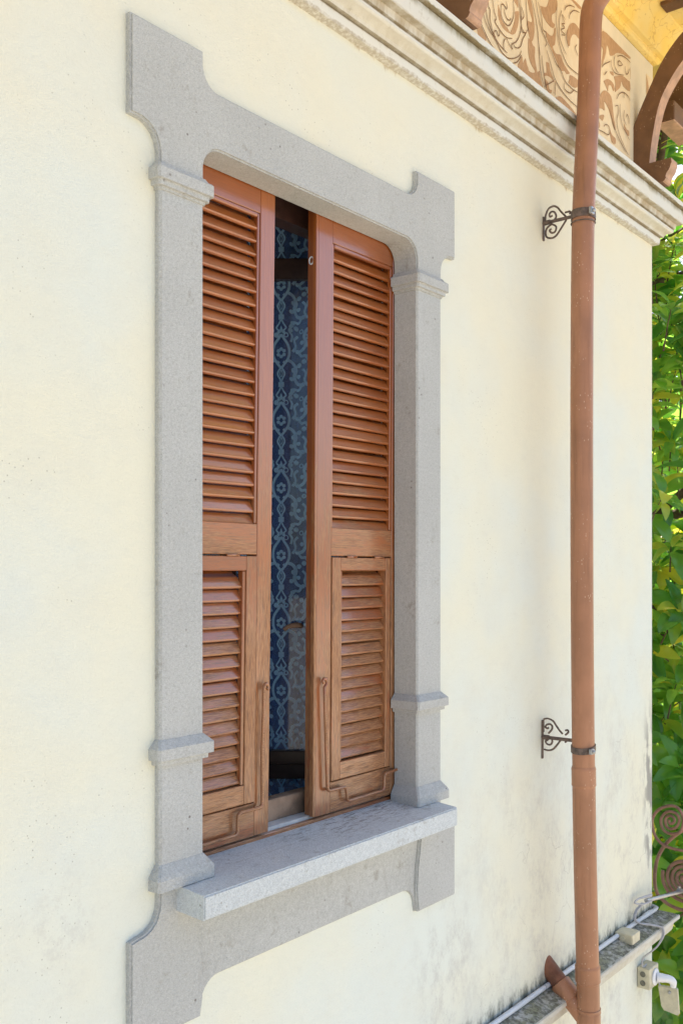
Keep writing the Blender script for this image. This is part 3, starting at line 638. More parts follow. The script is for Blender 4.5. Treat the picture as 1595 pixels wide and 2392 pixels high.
prism(bm, [(SX - .56, -.805), (SX - .56, -1.165), *ap_l, *ap_r, (SX + .56, -1.165), (SX + .56, -.805)], 'Y', .0125, .08, .003)
link('apron', bm, M['stone'], villa)
ear = [(-.645, -.808), (-.645, -.838)] + arc(-.712, -.842, .066, 0, -90)[1:] + [(-.737, -.914), (-.737, -1.172), (-.505, -1.172), (-.497, -1.13), (-.494, -1.09), (-.500, -1.02), (-.512, -.96), (-.520, -.90), (-.520, -.808)]
for s in (1, -1):
    bm = new(); prism(bm, [(SX + s * x, z) for x, z in ear], 'Y', 0.0, .08, .005)
    link('apron_block', bm, M['stone'], villa)

# fixed window frame behind the shutters
bm = new()
box(bm, IX0 - .02, IX1 + .02, .170, .215, -.80, -.712, .003)
fx = link('window_frame', bm, M['old_wood'], villa)
bm = new(); box(bm, IX0 + .001, IX0 + .05, .18, .24, -.711, 1.28); box(bm, IX1 - .05, IX1 - .001, .18, .24, -.711, 1.28); box(bm, IX0 + .051, IX1 - .051, .18, .24, 1.10, 1.18); link('frame_jamb', bm, M['dark_wood'], fx)
bm = new(); box(bm, 1.70, 2.86, .124, .168, -.815, -.777); link('threshold', bm, M['marble'], fx)
bm = new(); box(bm, 1.70, 2.86, .104, .122, -.83, -.787, .002); link('guide_rail', bm, M['wood_h'], fx)

# added unseen window, letting sky light in on the curtain, reuses the surround
for ch in list(villa.children):
    if ch.name.split('.')[0] in ('lintel', 'pilaster', 'sill', 'apron', 'apron_block'):
        c = copy_tree(ch, villa); c.location.x -= W2
# eave brackets: corbel and curved brace
BACK = [(.019, 1.985), (.019, 2.16), (.002, 2.214), (-.026, 2.276), (-.07, 2.361), (-.116, 2.445), (-.167, 2.513), (-.232, 2.574), (-.33, 2.64), (-.46, 2.69), (-.62, 2.73)]
FRONT = [(-.064, 1.985), (-.077, 2.093), (-.108, 2.244), (-.151, 2.336), (-.232, 2.439), (-.36, 2.535), (-.50, 2.59), (-.66, 2.62)]
CORB = [(.019, 1.984), (-.172, 1.984), (-.175, 1.962), (-.170, 1.952), (-.167, 1.940), (-.160, 1.928), (-.150, 1.916), (-.145, 1.902), (-.147, 1.893), (-.140, 1.882), (-.131, 1.8785), (.0, 1.889), (.019, 1.889)]
def make_bracket():
    br = bpy.data.objects.new('eave_bracket', None); COL.objects.link(br); br.parent = villa
    bm = new(); prism(bm, CORB, 'X', 0, .082)
    for f in bm.faces:
        f.normal_update()
        if f.normal.y < -.3 and abs(f.normal.x) < .5: f.material_index = 1
    link('corbel', bm, [M['timber'], M['timber_pale']], br)
    bm = new()
    b = [(q.x, q.y) for q in smooth_path([(p[0], p[1], 0) for p in BACK], 3)]; f_ = [(q.x, q.y) for q in smooth_path([(p[0], p[1], 0) for p in FRONT], 3)]
    prism(bm, b + f_[::-1], 'X', .002, .078)
    for f in bm.faces:
        f.normal_update()
        if abs(f.normal.x) < .5 and f.calc_center_median().y < 0 and f.normal.y < .2 and f.normal.z < .5: f.material_index = 1  # front and under faces painted paler, as the light would show them
    link('brace', bm, [M['timber'], M['timber_pale']], br)
    bm = new(); box(bm, .0, .08, -.9, -.121, 2.732, 2.79); link('rafter', bm, M['timber'], br)
    return br
br0 = make_bracket(); br0.location = (4.692, 0, 0)
for loc, rz in (((2.885, 0, 0), 0), ((1.05, 0, 0), 0), ((-.8, 0, 0), 0), ((XC - .02, .26, 0), R(90)), ((XC - .02, 2.1, 0), R(90))):
    b = copy_tree(br0, villa); b.location = loc; b.rotation_euler = (0, 0, rz)

bm = new(); box(bm, 5.07, 5.40, -.05, .05, 2.335, 2.44, .004)
for f in bm.faces:
    f.normal_update()
    if f.normal.z < -.5: f.material_index = 1
link('corner_beam', bm, [M['timber'], M['timber_pale']], villa)
bm = new(); prism(bm, [(-.045, 2.441), (.045, 2.441), (.045, 2.75), (-.045, 2.75)], 'X', 5.22, 5.30); link('corner_post', bm, M['timber'], villa)
# ================================================================= SHUTTERS
ZB, ZT = -.780, 1.165
def build_shutter(label, side, rack):
    """side -1: left leaf whose visible edge is on its right; +1: right leaf, visible edge on its left.
    Local frame: u runs from the meeting edge into the wall pocket; rack = lean of the old joints."""
    ex = 2.1625 if side < 0 else 2.3715
    root = empty('louvred_shutter', label, 'shutter', (ex, .10, ZB), 'louvred shutters of the stone window')
    def X(u, z): return (u * side) + rack * z
    def part(name, boxes, mat, parent, bev=.002, mats=None):
        bm = new()
        for (u0, u1, y0, y1, z0, z1) in boxes:
            t = bmesh.new(); box(t, min(u0 * side, u1 * side), max(u0 * side, u1 * side), y0, y1, z0 - ZB, z1 - ZB, bev)
            join(bm, t)
        for v in bm.verts: v.co.x += rack * (v.co.z + ZB)
        return link(name, bm, mat, parent)
    sw = .0615 if side < 0 else .073
    W = .475; fw = .317
    part('stile', [(0, sw, 0, .045, ZB, ZT)], M['wood_v'], root)
    part('stile', [(W - .072, W, 0, .045, ZB, ZT)], M['wood_v'], root)
    i0, i1 = sw + .0007, W - .0727
    part('rail', [(i0, i1, .0006, .044, 1.050, ZT)], M['wood_h'], root)
    part('rail', [(i0, i1, .0006, .044, .043, .134)], M['wood_h'], root)
    part('rail', [(i0, i1, .0006, .044, ZB, -.683)], M['wood_h'], root)
    # bead round the louvre opening
    part('bead', [(i0, i0 + .009, .004, .02, .1345, 1.0495), (i1 - .009, i1, .004, .02, .1345, 1.0495)], M['wood_v'], root)
    part('bead', [(i0 + .0095, i1 - .0095, .001, .016, 1.0375, 1.0497)], M['wood_h'], root, .003)
    if side > 0:
        part('meeting_strip', [(-.011, -.0005, -.0015, .016, ZB + .002, ZT)], M['wood_v'], root, .002)
    def slat_mesh(length, name):
        bm = new()
        prof = [(.006, -.024), (.0005, -.0245), (-.0045, -.022), (-.006, -.018), (-.0035, -.014), (.010, .009), (.028, .020), (.034, .030), (.037, .029), (.031, .017), (.016, .003)]
        n = len(prof)
        nx = 3
        rows = [[(length * k / nx, p[0], p[1]) for p in prof] for k in range(nx + 1)]
        loft(bm, rows, True, True)
        me = bpy.data.meshes.new(name); bm.to_mesh(me); bm.free(); me.materials.append(M['wood_h'])
        return me
    def slats(u0, u1, ztop, n, parent, y, par_loc):
        x0 = u0 if side > 0 else -u1
        me = slat_mesh(u1 - u0, 'slat')
        for k in range(n):
            zc = ztop - .0378 * k
            o = inst('slat', me, parent)
            o.location = (x0 + rack * zc + random.uniform(-.0006, .0006) - par_loc[0], y + random.uniform(-.0008, .0008), zc + .0245 - ZB + random.uniform(-.0016, .0016) - par_loc[2])
            o.rotation_euler = (random.uniform(-.055, .055), random.uniform(-.005, .005), random.uniform(-.003, .003))
    slats(i0 + .0095, i1 - .0095, .9985, 24, root, .013, (0, 0, 0))
    # hinged lower flap
    f0 = sw + .003; f1 = f0 + fw
    flap = bpy.data.objects.new('flap', None); COL.objects.link(flap); flap.parent = root
    part('stile', [(f0, f0 + .043, -.0035, .034, -.6795, .039)], M['wood_v'], flap)
    part('stile', [(f1 - .026, f1, -.0035, .034, -.6795, .039)], M['wood_v'], flap)
    a0, a1 = f0 + .0434, f1 - .0264
    part('rail', [(a0, a1, -.003, .033, -.004, .0385)], M['wood_h'], flap)
    part('rail', [(a0, a1, -.003, .033, -.6793, -.624)], M['wood_h'], flap)
    part('bead', [(a0, a0 + .011, .001, .02, -.6235, -.0045)], M['wood_v'], flap, .002)
    slats(a0 + .0115, a1, -.0545, 16, flap, .013, (0, 0, 0))
    for u in (f0 + .075, f0 + .225):
        bm = new(); tube(bm, [(X(u, .04), -.0035, .0412 - ZB), (X(u + .05, .04), -.0035, .0412 - ZB)], .0038, 8)
        link('hinge', bm, M['wood_h'], root)
    # bent iron stay bar, painted over
    if side < 0:
        pts = [(1.700, -.757), (2.0065, -.757), (2.0075, -.6965), (2.1085, -.6965), (2.108, -.533), (2.114, -.413), (2.1145, -.351)]
        hook = [(2.1145, -.351), (2.117, -.340), (2.124, -.336), (2.131, -.340), (2.133, -.349), (2.128, -.354)]
    else:
        pts = [(2.80, -.694), (2.7135, -.697), (2.7105, -.752), (2.509, -.754), (2.503, -.7045), (2.409, -.7035), (2.404, -.60), (2.397, -.45), (2.394, -.372)]
        hook = [(2.394, -.372), (2.402, -.366), (2.405, -.356), (2.400, -.346), (2.390, -.345), (2.385, -.352), (2.389, -.359)]
    loc = root.location
    P3 = fillet([(x - loc.x, -.014, z - ZB) for x, z in pts], .014) + [Vector((x - loc.x, -.015, z - ZB)) for x, z in hook[1:]]
    bm = new(); tube(bm, P3, .0054, 8); link('stay_bar', bm, M['wood_h'], root, smooth=60)
    return root
shl = build_shutter('left louvred shutter leaf partly slid behind the left stone pilaster', -1, .0165)
shr = build_shutter('right louvred shutter leaf with a white ring on its upright edge', 1, .0094)
bm = new()
cz = .977 - ZB; cx = -.0085 + .0094 * .977
tube(bm, [(cx - .0005, .022 + .0085 * math.cos(a), cz + .0115 * math.sin(a)) for a in [2 * math.pi * k / 20 for k in range(21)]], .0022, 6)
link('ring', bm, M['white'], shr)

# ================================================================= CASEMENT AND LACE CURTAIN
TH = R(51.3)
cas = empty('window_casement', 'dark wooden glazed casement standing open inside behind the shutters', 'window', (2.75, .22, 0))
cas.rotation_euler = (0, 0, math.pi - TH)          # local +X runs from hinge to free edge, +Y... towards the viewer side
def cbox(name, x0, x1, z0, z1, y0, y1, mat, parent=None):
    bm = new(); box(bm, x0, x1, y0, y1, z0, z1, .003); return link(name, bm, mat, parent or cas)
cbox('stile', 0, .055, -.95, 1.30, -.02, .02, M['dark_wood']); cbox('stile', .435, .49, -.95, 1.30, -.02, .02, M['dark_wood'])
for z0, z1 in ((1.245, 1.30), (1.020, 1.092), (-.735, -.637), (-.95, -.89)):
    cbox('rail', .0555, .4345, z0, z1, -.018, .018, M['dark_wood'])
cbox('rail', .0555, .4345, -.685, -.678, .0185, .026, M['dark_wood'])
for z0, z1 in ((1.0925, 1.2445), (-.6365, 1.0195), (-.8895, -.7355)):
    bm = new(); box(bm, .056, .434, -.002, .002, z0, z1); link('pane', bm, M['glass'], cas)
bm = new()
tube(bm, smooth_path([(.205, .055, -.195), (.21, .075, -.193), (.222, .083, -.192), (.245, .084, -.196), (.262, .082, -.208)], 3), [.009] * 9 + [.007] * 4, 8)
link('handle', bm, M['timber_pale'], cas, smooth=60)

cur = empty('lace_curtain', 'lace curtain tinted with reflected sky blue, with ogee flower pattern hanging behind the casement', 'curtain', (2.75, .22, 0))
cur.rotation_euler = cas.rotation_euler
def fold(a):
    return -.045 + .012 * math.sin(a * 48 + .7) + .006 * math.sin(a * 105) - .010 * math.exp(-((a - .222) / .008) ** 2)
bm = new()
loft(bm, [[(a, fold(a), z) for a in [.02 + .004 * k for k in range(118)]] for z in (1.28, .4, -.3, -.94)])
link('net', bm, M['net'], cur, smooth=180)
bm = new()
LAY = [0]
def lace(pts, off=.0014):
    LAY[0] += 1
    e = off + (LAY[0] % 40) * .00002
    v = [bm.verts.new((a, fold(a) + e, z)) for a, z in pts]
    fs = [bm.faces.new([v[k] for k in i]) for i in tess(pts)]
def band(pts, w, off=.0014):
    LAY[0] += 1
    e = off + (LAY[0] % 40) * .00002
    pts = smooth_path([(p[0], p[1], 0) for p in pts], 4); rows = []
    for i, p in enumerate(pts):
        d = (pts[min(i + 1, len(pts) - 1)] - pts[max(i - 1, 0)]).normalized()
        n = Vector((-d.y, d.x, 0)) * w * .5
        rows.append([(q.x, fold(q.x) + e, q.y) for q in (p + n, p - n)])
    loft(bm, rows)
def disc(a, z, r, n=9): lace([(a + r * math.cos(2 * math.pi * k / n), z + r * math.sin(2 * math.pi * k / n)) for k in range(n)])
def motif(ca, cz):
    if not -.9 < cz < 1.27: return
    for s in (1, -1):
        A = lambda l: [(ca + s * x, cz + z) for x, z in l]
        band(A([(.0, .066), (.010, .050), (.024, .028), (.029, .004), (.025, -.020), (.012, -.040), (.001, -.054)]), .009)
        band(A([(.001, -.052), (.010, -.066), (.012, -.078), (.004, -.094), (.0015, -.104)]), .0065)       # diamond below
        band(A([(.0015, -.122), (.008, -.136), (.017, -.152), (.006, -.162)]), .0055)                       # inverted V
        disc(ca + s * .017, cz + .063, .0095); disc(ca + s * .009, cz + .074, .006)
        band(A([(.020, -.026), (.040, -.034), (.052, -.056), (.046, -.082), (.055, -.104), (.072, -.112)]), .0115)
        band(A([(.072, -.112), (.062, -.128), (.044, -.128), (.030, -.150)]), .0095)
        band(A([(.040, .006), (.050, .026), (.046, .050), (.058, .066)]), .009)
        disc(ca + s * .045, cz - .060, .010); disc(ca + s * .056, cz + .01, .008); disc(ca + s * .034, cz + .082, .007); disc(ca + s * .052, cz + .092, .009)
        disc(ca + s * .062, cz - .040, .009); disc(ca + s * .036, cz - .092, .008); disc(ca + s * .060, cz - .080, .008); disc(ca + s * .040, cz + .108, .008)
        band(A([(.034, .040), (.038, .062), (.028, .080), (.040, .100)]), .008)
        lace(A([(.004, -.034), (.013, -.026), (.010, -.040)]))
    for k in range(6):
        t = R(60 * k + 30); disc(ca + .0115 * math.cos(t), cz + .0135 * math.sin(t), .0068, 7)
    band([(ca, cz - .060), (ca + .0045, cz - .074), (ca, cz - .086), (ca - .0045, cz - .074), (ca, cz - .060)], .003)
    lace([(ca - .010, cz - .104), (ca + .010, cz - .104), (ca + .010, cz - .122), (ca - .010, cz - .122)])
    lace([(ca, cz + .098), (ca + .006, cz + .082), (ca, cz + .070), (ca - .006, cz + .082)])
for col in range(-2, 4):
    for row in range(-7, 4):
        motif(.279 - .133 * col * 1.0, .531 + .2405 * row + (.12 if col % 2 else 0)) if .05 < .279 - .133 * col < .45 else None
for f in bm.faces:
    f.normal_update()
link('lace_pattern', bm, M['lace'], cur)

# ================================================================= DOWNPIPE AND ITS BRACKETS
PY = -.165
pipe = empty('downpipe', 'brown painted downpipe standing off the wall near the corner', 'downpipe', (3.74, PY, -5.2))
PATH = [(3.795, 2.07), (3.772, 1.80), (3.733, 1.40), (3.721, .85), (3.720, .2), (3.725, -.3), (3.735, -.72), (3.752, -1.2), (3.775, -1.63), (3.785, -1.85), (3.80, -2.6), (3.80, -5.1)]
pl = smooth_path([(x, PY, z) for x, z in PATH], 5)
L0 = Vector(pipe.location)
def at(z):
    for a, b in zip(pl, pl[1:]):
        if b.z <= z <= a.z:
            t = (a.z - z) / (a.z - b.z); return a.lerp(b, t)
    return pl[-1]
bm = new()
top = smooth_path([(3.815, PY - .34, 2.66), (3.815, PY - .20, 2.50), (3.812, PY - .06, 2.375), (3.808, PY - .01, 2.315), (3.804, PY, 2.24)], 4) + pl
top = [p for p in top if p.z > -.80] + [at(-.80)]
tube(bm, [p - L0 for p in top], .0455, 20, cap=False)
link('pipe_section', bm, M['pipe'], pipe, smooth=50)
bm = new(); tube(bm, [p - L0 for p in [at(-.80)] + [q for q in pl if -5.0 < q.z < -.80] + [at(-5.0)]], .0462, 20, cap=False)
link('pipe_section', bm, M['pipe'], pipe, smooth=50)
def collar(z0, z1, r):
    bm = new(); a, b = at(z0) - L0, at(z1) - L0
    tube(bm, [a, a.lerp(b, .12), a.lerp(b, .2), a.lerp(b, .85), a.lerp(b, .93), b], [.0463, r + .0008, r, r, r + .0008, .0463], 20, cap=False)
    link('collar', bm, M['pipe'], pipe, smooth=50)
collar(-.800, -.882, .0488); collar(-1.615, -1.690, .0505); collar(-1.795, -1.815, .0495); collar(-1.815, -1.95, .0482)
# side branch that comes out of the wall
bm = new()
pa, pb = Vector((3.795, WALL_Y + .03, -1.655)), Vector((3.785, PY + .02, -1.835))
mid1, mid2 = pa.lerp(pb, .45), pa.lerp(pb, .72)
tube(bm, [pa.lerp(pb, .42) - L0, pa.lerp(pb, .43) - L0, mid2 - L0, mid2.lerp(pb, .03) - L0], [.040, .0455, .0455, .0425], 18, cap=True)
tube(bm, [mid2 - L0, pb - L0], .0415, 18)
link('branch_socket', bm, M['pipe'], pipe, smooth=45)
bm = new(); tube(bm, [pa - L0, mid1 - L0], .0375, 18); link('branch_pipe', bm, M['pipe_old'], pipe, smooth=45)

def wall_bracket(label, X, polys, arm, plate, ring_z, ring_h, tilt):
    root = empty('pipe_bracket', label, 'pipe bracket', (X, WALL_Y, arm[0][1]), 'scrolled brackets holding the downpipe')
    o = root.location
    for pl_ in polys:
        bm = new()
        pts = smooth_path([(0, y, z) for y, z in pl_], 4)
        tube(bm, [(0, p.y - o.y, p.z - o.z) for p in pts], .0042, 6)
        link('scroll', bm, M['iron'], root, smooth=60)
    bm = new()
    a, b = arm
    tube(bm, [(0, a[0] - o.y + .03, a[1] - o.z), (0, a[0] - o.y - .004, a[1] - o.z), (0, b[0] - o.y, b[1] - o.z)], .0075, 8)
    tube(bm, [(0, a[0] - o.y - .004, a[1] - o.z), (0, a[0] - o.y - .03, a[1] - o.z)], .0105, 8)
    link('arm', bm, M['iron'], root, smooth=60)
    bm = new()
    box(bm, -.006, .006, -.006, .001, plate[0] - o.z, plate[1] - o.z, .001)
    link('wall_plate', bm, M['iron'], root)
    c = at(ring_z) - o
    bm = new()
    n = 24; rows = []
    for dz, r in ((-ring_h / 2, .0468), (-ring_h / 2, .0498), (ring_h / 2, .0498), (ring_h / 2, .0468)):
        rows.append([(c.x + r * math.cos(2 * math.pi * k / n), c.y + r * math.sin(2 * math.pi * k / n), c.z + dz + tilt * math.cos(2 * math.pi * k / n)) for k in range(n)])
    loft(bm, rows + rows[:1], True)
    link('clamp_ring', bm, M['iron'], root, smooth=40)
    bm = new()
    box(bm, c.x - .048, c.x - .020, c.y - .058, c.y - .045, c.z - ring_h * .42 - tilt * .5, c.z + ring_h * .42 - tilt * .5, .002)
    tube(bm, [(c.x - .034, c.y - .066, c.z - tilt * .5), (c.x - .034, c.y - .052, c.z - tilt * .5)], .0075, 10)
    link('clamp_bolt', bm, M['steel'], root)
    return root
b1_ = wall_bracket('upper scrolled iron bracket below the cornice clamping the downpipe', 3.745, SCROLL_A, ((.018, 1.448), (-.118, 1.448)), (1.375, 1.475), 1.435, .034, -.003)
bm = new(); o = b1_.location; c = at(1.405) - o
tube(bm, [(c.x + .0480 * math.cos(2 * math.pi * k / 24), c.y + .0480 * math.sin(2 * math.pi * k / 24), c.z) for k in range(25)], .0028, 6)
tube(bm, [(c.x + .047, c.y - .01, c.z), (c.x + .06, c.y - .02, c.z + .004)], .006, 8)
link('clamp_wire', bm, M['iron'], b1_, smooth=60)
wall_bracket('lower scrolled iron bracket clamping the downpipe at shutter height', 3.735, SCROLL_B, ((.018, -.700), (-.118, -.700)), (-.79, -.63), -.726, .026, .008)

# ================================================================= SMALL THINGS ON THE LEDGE
cnd = empty('conduit', 'pale grey plastic conduit lying along the ledge against the wall', 'conduit', (3.9, .0, -1.74))
def cz_(x): return -1.7395
bm = new(); o = cnd.location
tube(bm, [(x - o.x, .004 - o.y + .002 * math.sin(x * 5), cz_(x) - o.z) for x in (1.0, 2.0, 2.8, 3.2, 3.5, 3.72)], .0105, 10); link('conduit_length', bm, M['conduit'], cnd, smooth=60)
bm = new(); tube(bm, [(x - o.x, .003 - o.y, cz_(x) - o.z) for x in (3.735, 4.1, 4.468)], .0105, 10); link('conduit_length', bm, M['conduit'], cnd, smooth=60)
bm = new(); tube(bm, [Vector((x, y, -1.7395)) - o for x, y in ((4.56, .003), (4.75, .003), (4.93, -.002), (4.962, .003), (4.972, .02), (4.972, .30))], .0105, 10); link('conduit_length', bm, M['conduit'], cnd, smooth=60)
bm = new(); tube(bm, [Vector((x, .003, -1.7395)) - o for x in (4.80, 4.88)], .0125, 10, cap=True); link('conduit_joint', bm, M['conduit'], cnd, smooth=50)

jb = empty('junction_box', 'beige plastic junction box on the ledge joining the conduit', 'junction box', (4.515, -.03, -1.76))
bm = new(); box(bm, -.046, .046, -.038, .048, -.0115, .036, .004); link('case', bm, M['box'], jb)
bm = new(); box(bm, -.045, .045, -.041, -.0385, -.010, .035, .001); link('lid', bm, M['box'], jb)
for x, y in ((-.050, .006), (.050, .01)):
    bm = new(); tube(bm, [(x * .9, y, .012), (x * 1.06, y, .012)], .013, 12); link('grommet', bm, M['box'], jb, smooth=40)

ses = empty('motion_sensor', 'beige wall box with white swivel arm and hanging sensor head below the ledge', 'sensor', (4.80, WALL_Y, -2.03))
o = ses.location
bm = new(); box(bm, 4.748 - o.x, 4.862 - o.x, -.046 - o.y, -.001, -2.083 + 2.03, -1.978 + 2.03, .004); link('wall_box', bm, M['box'], ses)
for z in (.022, -.022):
    bm = new(); tube(bm, [(4.7485 - o.x, -.030, z - .002), (4.7455 - o.x, -.030, z - .002)], .014, 14); link('grommet', bm, M['rubber'], ses, smooth=40)
bm = new(); tube(bm, [Vector((4.815, y, -2.034)) - o for y in (-.0465, -.052, -.057)], [.041, .041, .030], 20); link('mounting_plate', bm, M['white'], ses, smooth=40)
bm = new(); tube(bm, smooth_path([Vector((4.815, -.055, -2.034)) - o, Vector((4.828, -.080, -2.036)) - o, Vector((4.850, -.105, -2.042)) - o, Vector((4.868, -.118, -2.060)) - o, Vector((4.872, -.116, -2.085)) - o], 3), [.024, .024, .022, .022, .020, .0195, .019, .0195, .019, .018, .016, .015, .014], 14); link('swivel_arm', bm, M['white'], ses, smooth=50)
bm = new(); pts = [(-.052, -2.098), (-.138, -2.086), (-.150, -2.094), (-.158, -2.212), (-.152, -2.222), (-.082, -2.214), (-.068, -2.196)]
prism(bm, [(y - o.y + .012, z - o.z) for y, z in pts], 'X', 4.868 - o.x, 4.884 - o.x, .003); link('sensor_head', bm, M['box'], ses)
bm = new(); tube(bm, [Vector((4.868, -.100, -2.115)) - o, Vector((4.861, -.100, -2.115)) - o], .008, 10); link('screw', bm, M['steel'], ses)
bm = new(); tube(bm, smooth_path([Vector((4.862, -.04, -2.070)) - o, Vector((4.88, -.05, -2.098)) - o, Vector((4.876, -.07, -2.094)) - o], 4), .004, 6); link('lead', bm, M['cable'], ses, smooth=60)

cab = empty('cable', 'grey cable looping from the steel rod over the ledge to the sensor box', 'cable', (4.75, -.05, -1.76))
o = cab.location
for d in (0, .006):
    bm = new()
    pts = [(4.80, -.035, -1.628 + d), (4.69, -.012, -1.620), (4.655, -.008, -1.632), (4.70, -.03, -1.645), (4.76, -.05, -1.640)]
    tube(bm, [Vector(p) - o for p in smooth_path(pts, 5)], .0045, 7); link('strand', bm, M['cable'], cab, smooth=60)
for k, d in enumerate((0, .007)):
    bm = new()
    pts = [(4.715, -.02 - d, -1.645), (4.672, -.004 - d, -1.675), (4.655, -.003 - d, -1.712), (4.68, -.018 - d, -1.735), (4.735, -.045, -1.749 - d * .5), (4.778, -.082 - d, -1.7645), (4.788, -.092 - d, -1.78), (4.783, -.094 - d, -1.81), (4.765, -.082, -1.852), (4.752, -.055, -1.885), (4.746, -.012, -1.93), (4.75, -.010, -1.972), (4.79, -.012, -1.972)]
    tube(bm, [Vector(p) - o for p in smooth_path(pts, 5)], .0042, 7); link('strand', bm, M['cable'], cab, smooth=60)

rod = empty('steel_rod', 'galvanised steel rod clamped across the brown iron volutes', 'rod', (5.0, -.03, -1.66))
o = rod.location
ra, rb = Vector((4.74, -.03, -1.638)), Vector((5.62, -.105, -1.745))
bm = new(); tube(bm, [ra - o, rb - o], .0105, 12); link('tube', bm, M['steel'], rod, smooth=50)
for t0 in (.42, .56):
    bm = new(); c = ra.lerp(rb, t0) - o
    tube(bm, [c + Vector((0, 0, -.006)), c + Vector((0, 0, .030))], .007, 8); tube(bm, [c + Vector((-.016, 0, .012)), c + Vector((.018, 0, .012))], .010, 8)
    link('u_clamp', bm, M['steel'], rod, smooth=50)
bm = new(); tube(bm, [ra.lerp(rb, .66) - o, ra.lerp(rb, .80) - o], .0113, 12); link('paper_band', bm, M['white'], rod, smooth=50)

vol = empty('iron_volute', 'brown painted wrought iron spirals beyond the corner of the ledge', 'ironwork', (5.2, 0, -1.80))
o = vol.location
bm = new(); tube(bm, [(0, p.y - o.y, p.z - o.z) for p in smooth_path([(0, y, z) for y, z in VOLUTE_A], 4)], [.0085] * 101 + [.0085 - .0045 * k / 20 for k in range(40)], 8) if False else tube(bm, [(0, p.y - o.y, p.z - o.z) for p in smooth_path([(0, y, z) for y, z in VOLUTE_A], 4)], .0082, 8)
link('small_spiral', bm, M['rail_iron'], vol, smooth=60)
bm = new(); tube(bm, [(.017, p.y - o.y, p.z - o.z) for p in smooth_path([(0, y, z) for y, z in VOLUTE_S], 4)], .0098, 8)
link('s_bar', bm, M['rail_iron'], vol, smooth=60)
bm = new(); cy, cz0 = VOLUTE_C; sp = []
for k in range(110):
    a = k / 109 * 2 * math.pi * 4.2
    r = .012 + .0255 * a / (2 * math.pi)
    sp.append((0.0, cy - o.y + r * math.cos(a - 1.0), cz0 - o.z + r * math.sin(a - 1.0)))
tube(bm, sp, .0105, 8)
link('large_spiral', bm, M['rail_iron'], vol, smooth=60)
bm = new(); tube(bm, [(.0, -.25 - o.y, -1.79 - o.z), (.0, -.25 - o.y, -3.2)], .012, 8); tube(bm, [(.0, -.10, -1.82 - o.z), (.0, -.26, -1.82 - o.z)], .010, 8)
link('post', bm, M['rail_iron'], vol, smooth=60)

# ================================================================= MAGNOLIA
def leaf_mesh(name, length, width, curl, foldang, mats):
    bm = new(); n = 7; rows = []
    side = bm.verts.layers.float.new('side')
    for i in range(n + 1):
        t = i / n
        w = width * .5 * (math.sin(math.pi * min(1, t * .93 + .05)) ** .8) * (1.0 if t > .02 else .25)
        if i == n: w = width * .03
        x = length * t; zc = -curl * length * t * t + .10 * length * math.sin(math.pi * t)
        row = []
        for s in (-1, -.5, 0, .5, 1):
            v = bm.verts.new((x, w * s, zc + abs(w * s) * foldang - .25 * w * (s * s) * foldang + .012 * length * math.sin(9 * t + s * 2)))
            v[side] = s; row.append(v)
        rows.append(row)
    for i in range(n):
        for j in range(4):
            f = bm.faces.new((rows[i][j], rows[i][j + 1], rows[i + 1][j + 1], rows[i + 1][j])); f.smooth = True
    me = bpy.data.meshes.new(name); bm.to_mesh(me); bm.free()
    me.materials.append(mats)
    return me
LM = [leaf_mesh('leaf', .17, .070, .18, .35, M['leaf']), leaf_mesh('leaf', .145, .062, .30, .22, M['leaf']), leaf_mesh('leaf', .19, .078, .05, .5, M['leaf_dark']), leaf_mesh('leaf', .12, .050, .40, .30, M['leaf'])]
tree = empty('magnolia_tree', 'dense glossy leaved magnolia tree growing beyond the corner of the villa', 'tree', (7.15, 1.0, -5.2))
TO = Vector(tree.location)
bm = new()
tube(bm, smooth_path([(0, 0, 0), (.05, .02, 1.2), (-.04, .05, 2.6), (.03, 0, 4.2), (0, .02, 6.0), (.02, 0, 8.4)], 4), [.17 - .0068 * k for k in range(21)], 10)
link('trunk', bm, M['bark'], tree, smooth=60)
CAMP = Vector((0, -1.9, 0))
rng = random.Random(11)
clusters = []
CC, CR = Vector((7.15, 1.0, -.6)), Vector((1.35, 1.6, 5.6))
def visible_score(p):
    d = p - CAMP; f = d.x * .7805 + d.y * .6252; r = d.x * .6252 - d.y * .7805
    u = 797.5 + 2300 * r / f; v = 1330 - 2300 * d.z / f
    return u, v, f
while len(clusters) < 1500:
    th = rng.uniform(0, 2 * math.pi); zz = rng.uniform(-1, 1); rr = math.sqrt(1 - zz * zz)
    dirn = Vector((rr * math.cos(th), rr * math.sin(th), zz))
    k = rng.random() ** .5 * .75 + .28
    lump = 1 + .16 * noise.noise(dirn * 3.1) + .10 * noise.noise(dirn * 7.3)
    p = CC + Vector((dirn.x * CR.x, dirn.y * CR.y, dirn.z * CR.z)) * k * lump
    if p.x < 5.7 or (p.x < 6.2 and p.z > 2.6): continue
    if p.z < -5.0: continue
    if p.x > 7.25 and rng.random() < .6: continue
    # leave a few hollows through which the dark inside of the crown shows
    if noise.noise(p * .95 + Vector((3.1, 0, 7.7))) > .34 and k > .78: continue
    clusters.append((p, dirn))
allv = []
bb = new()
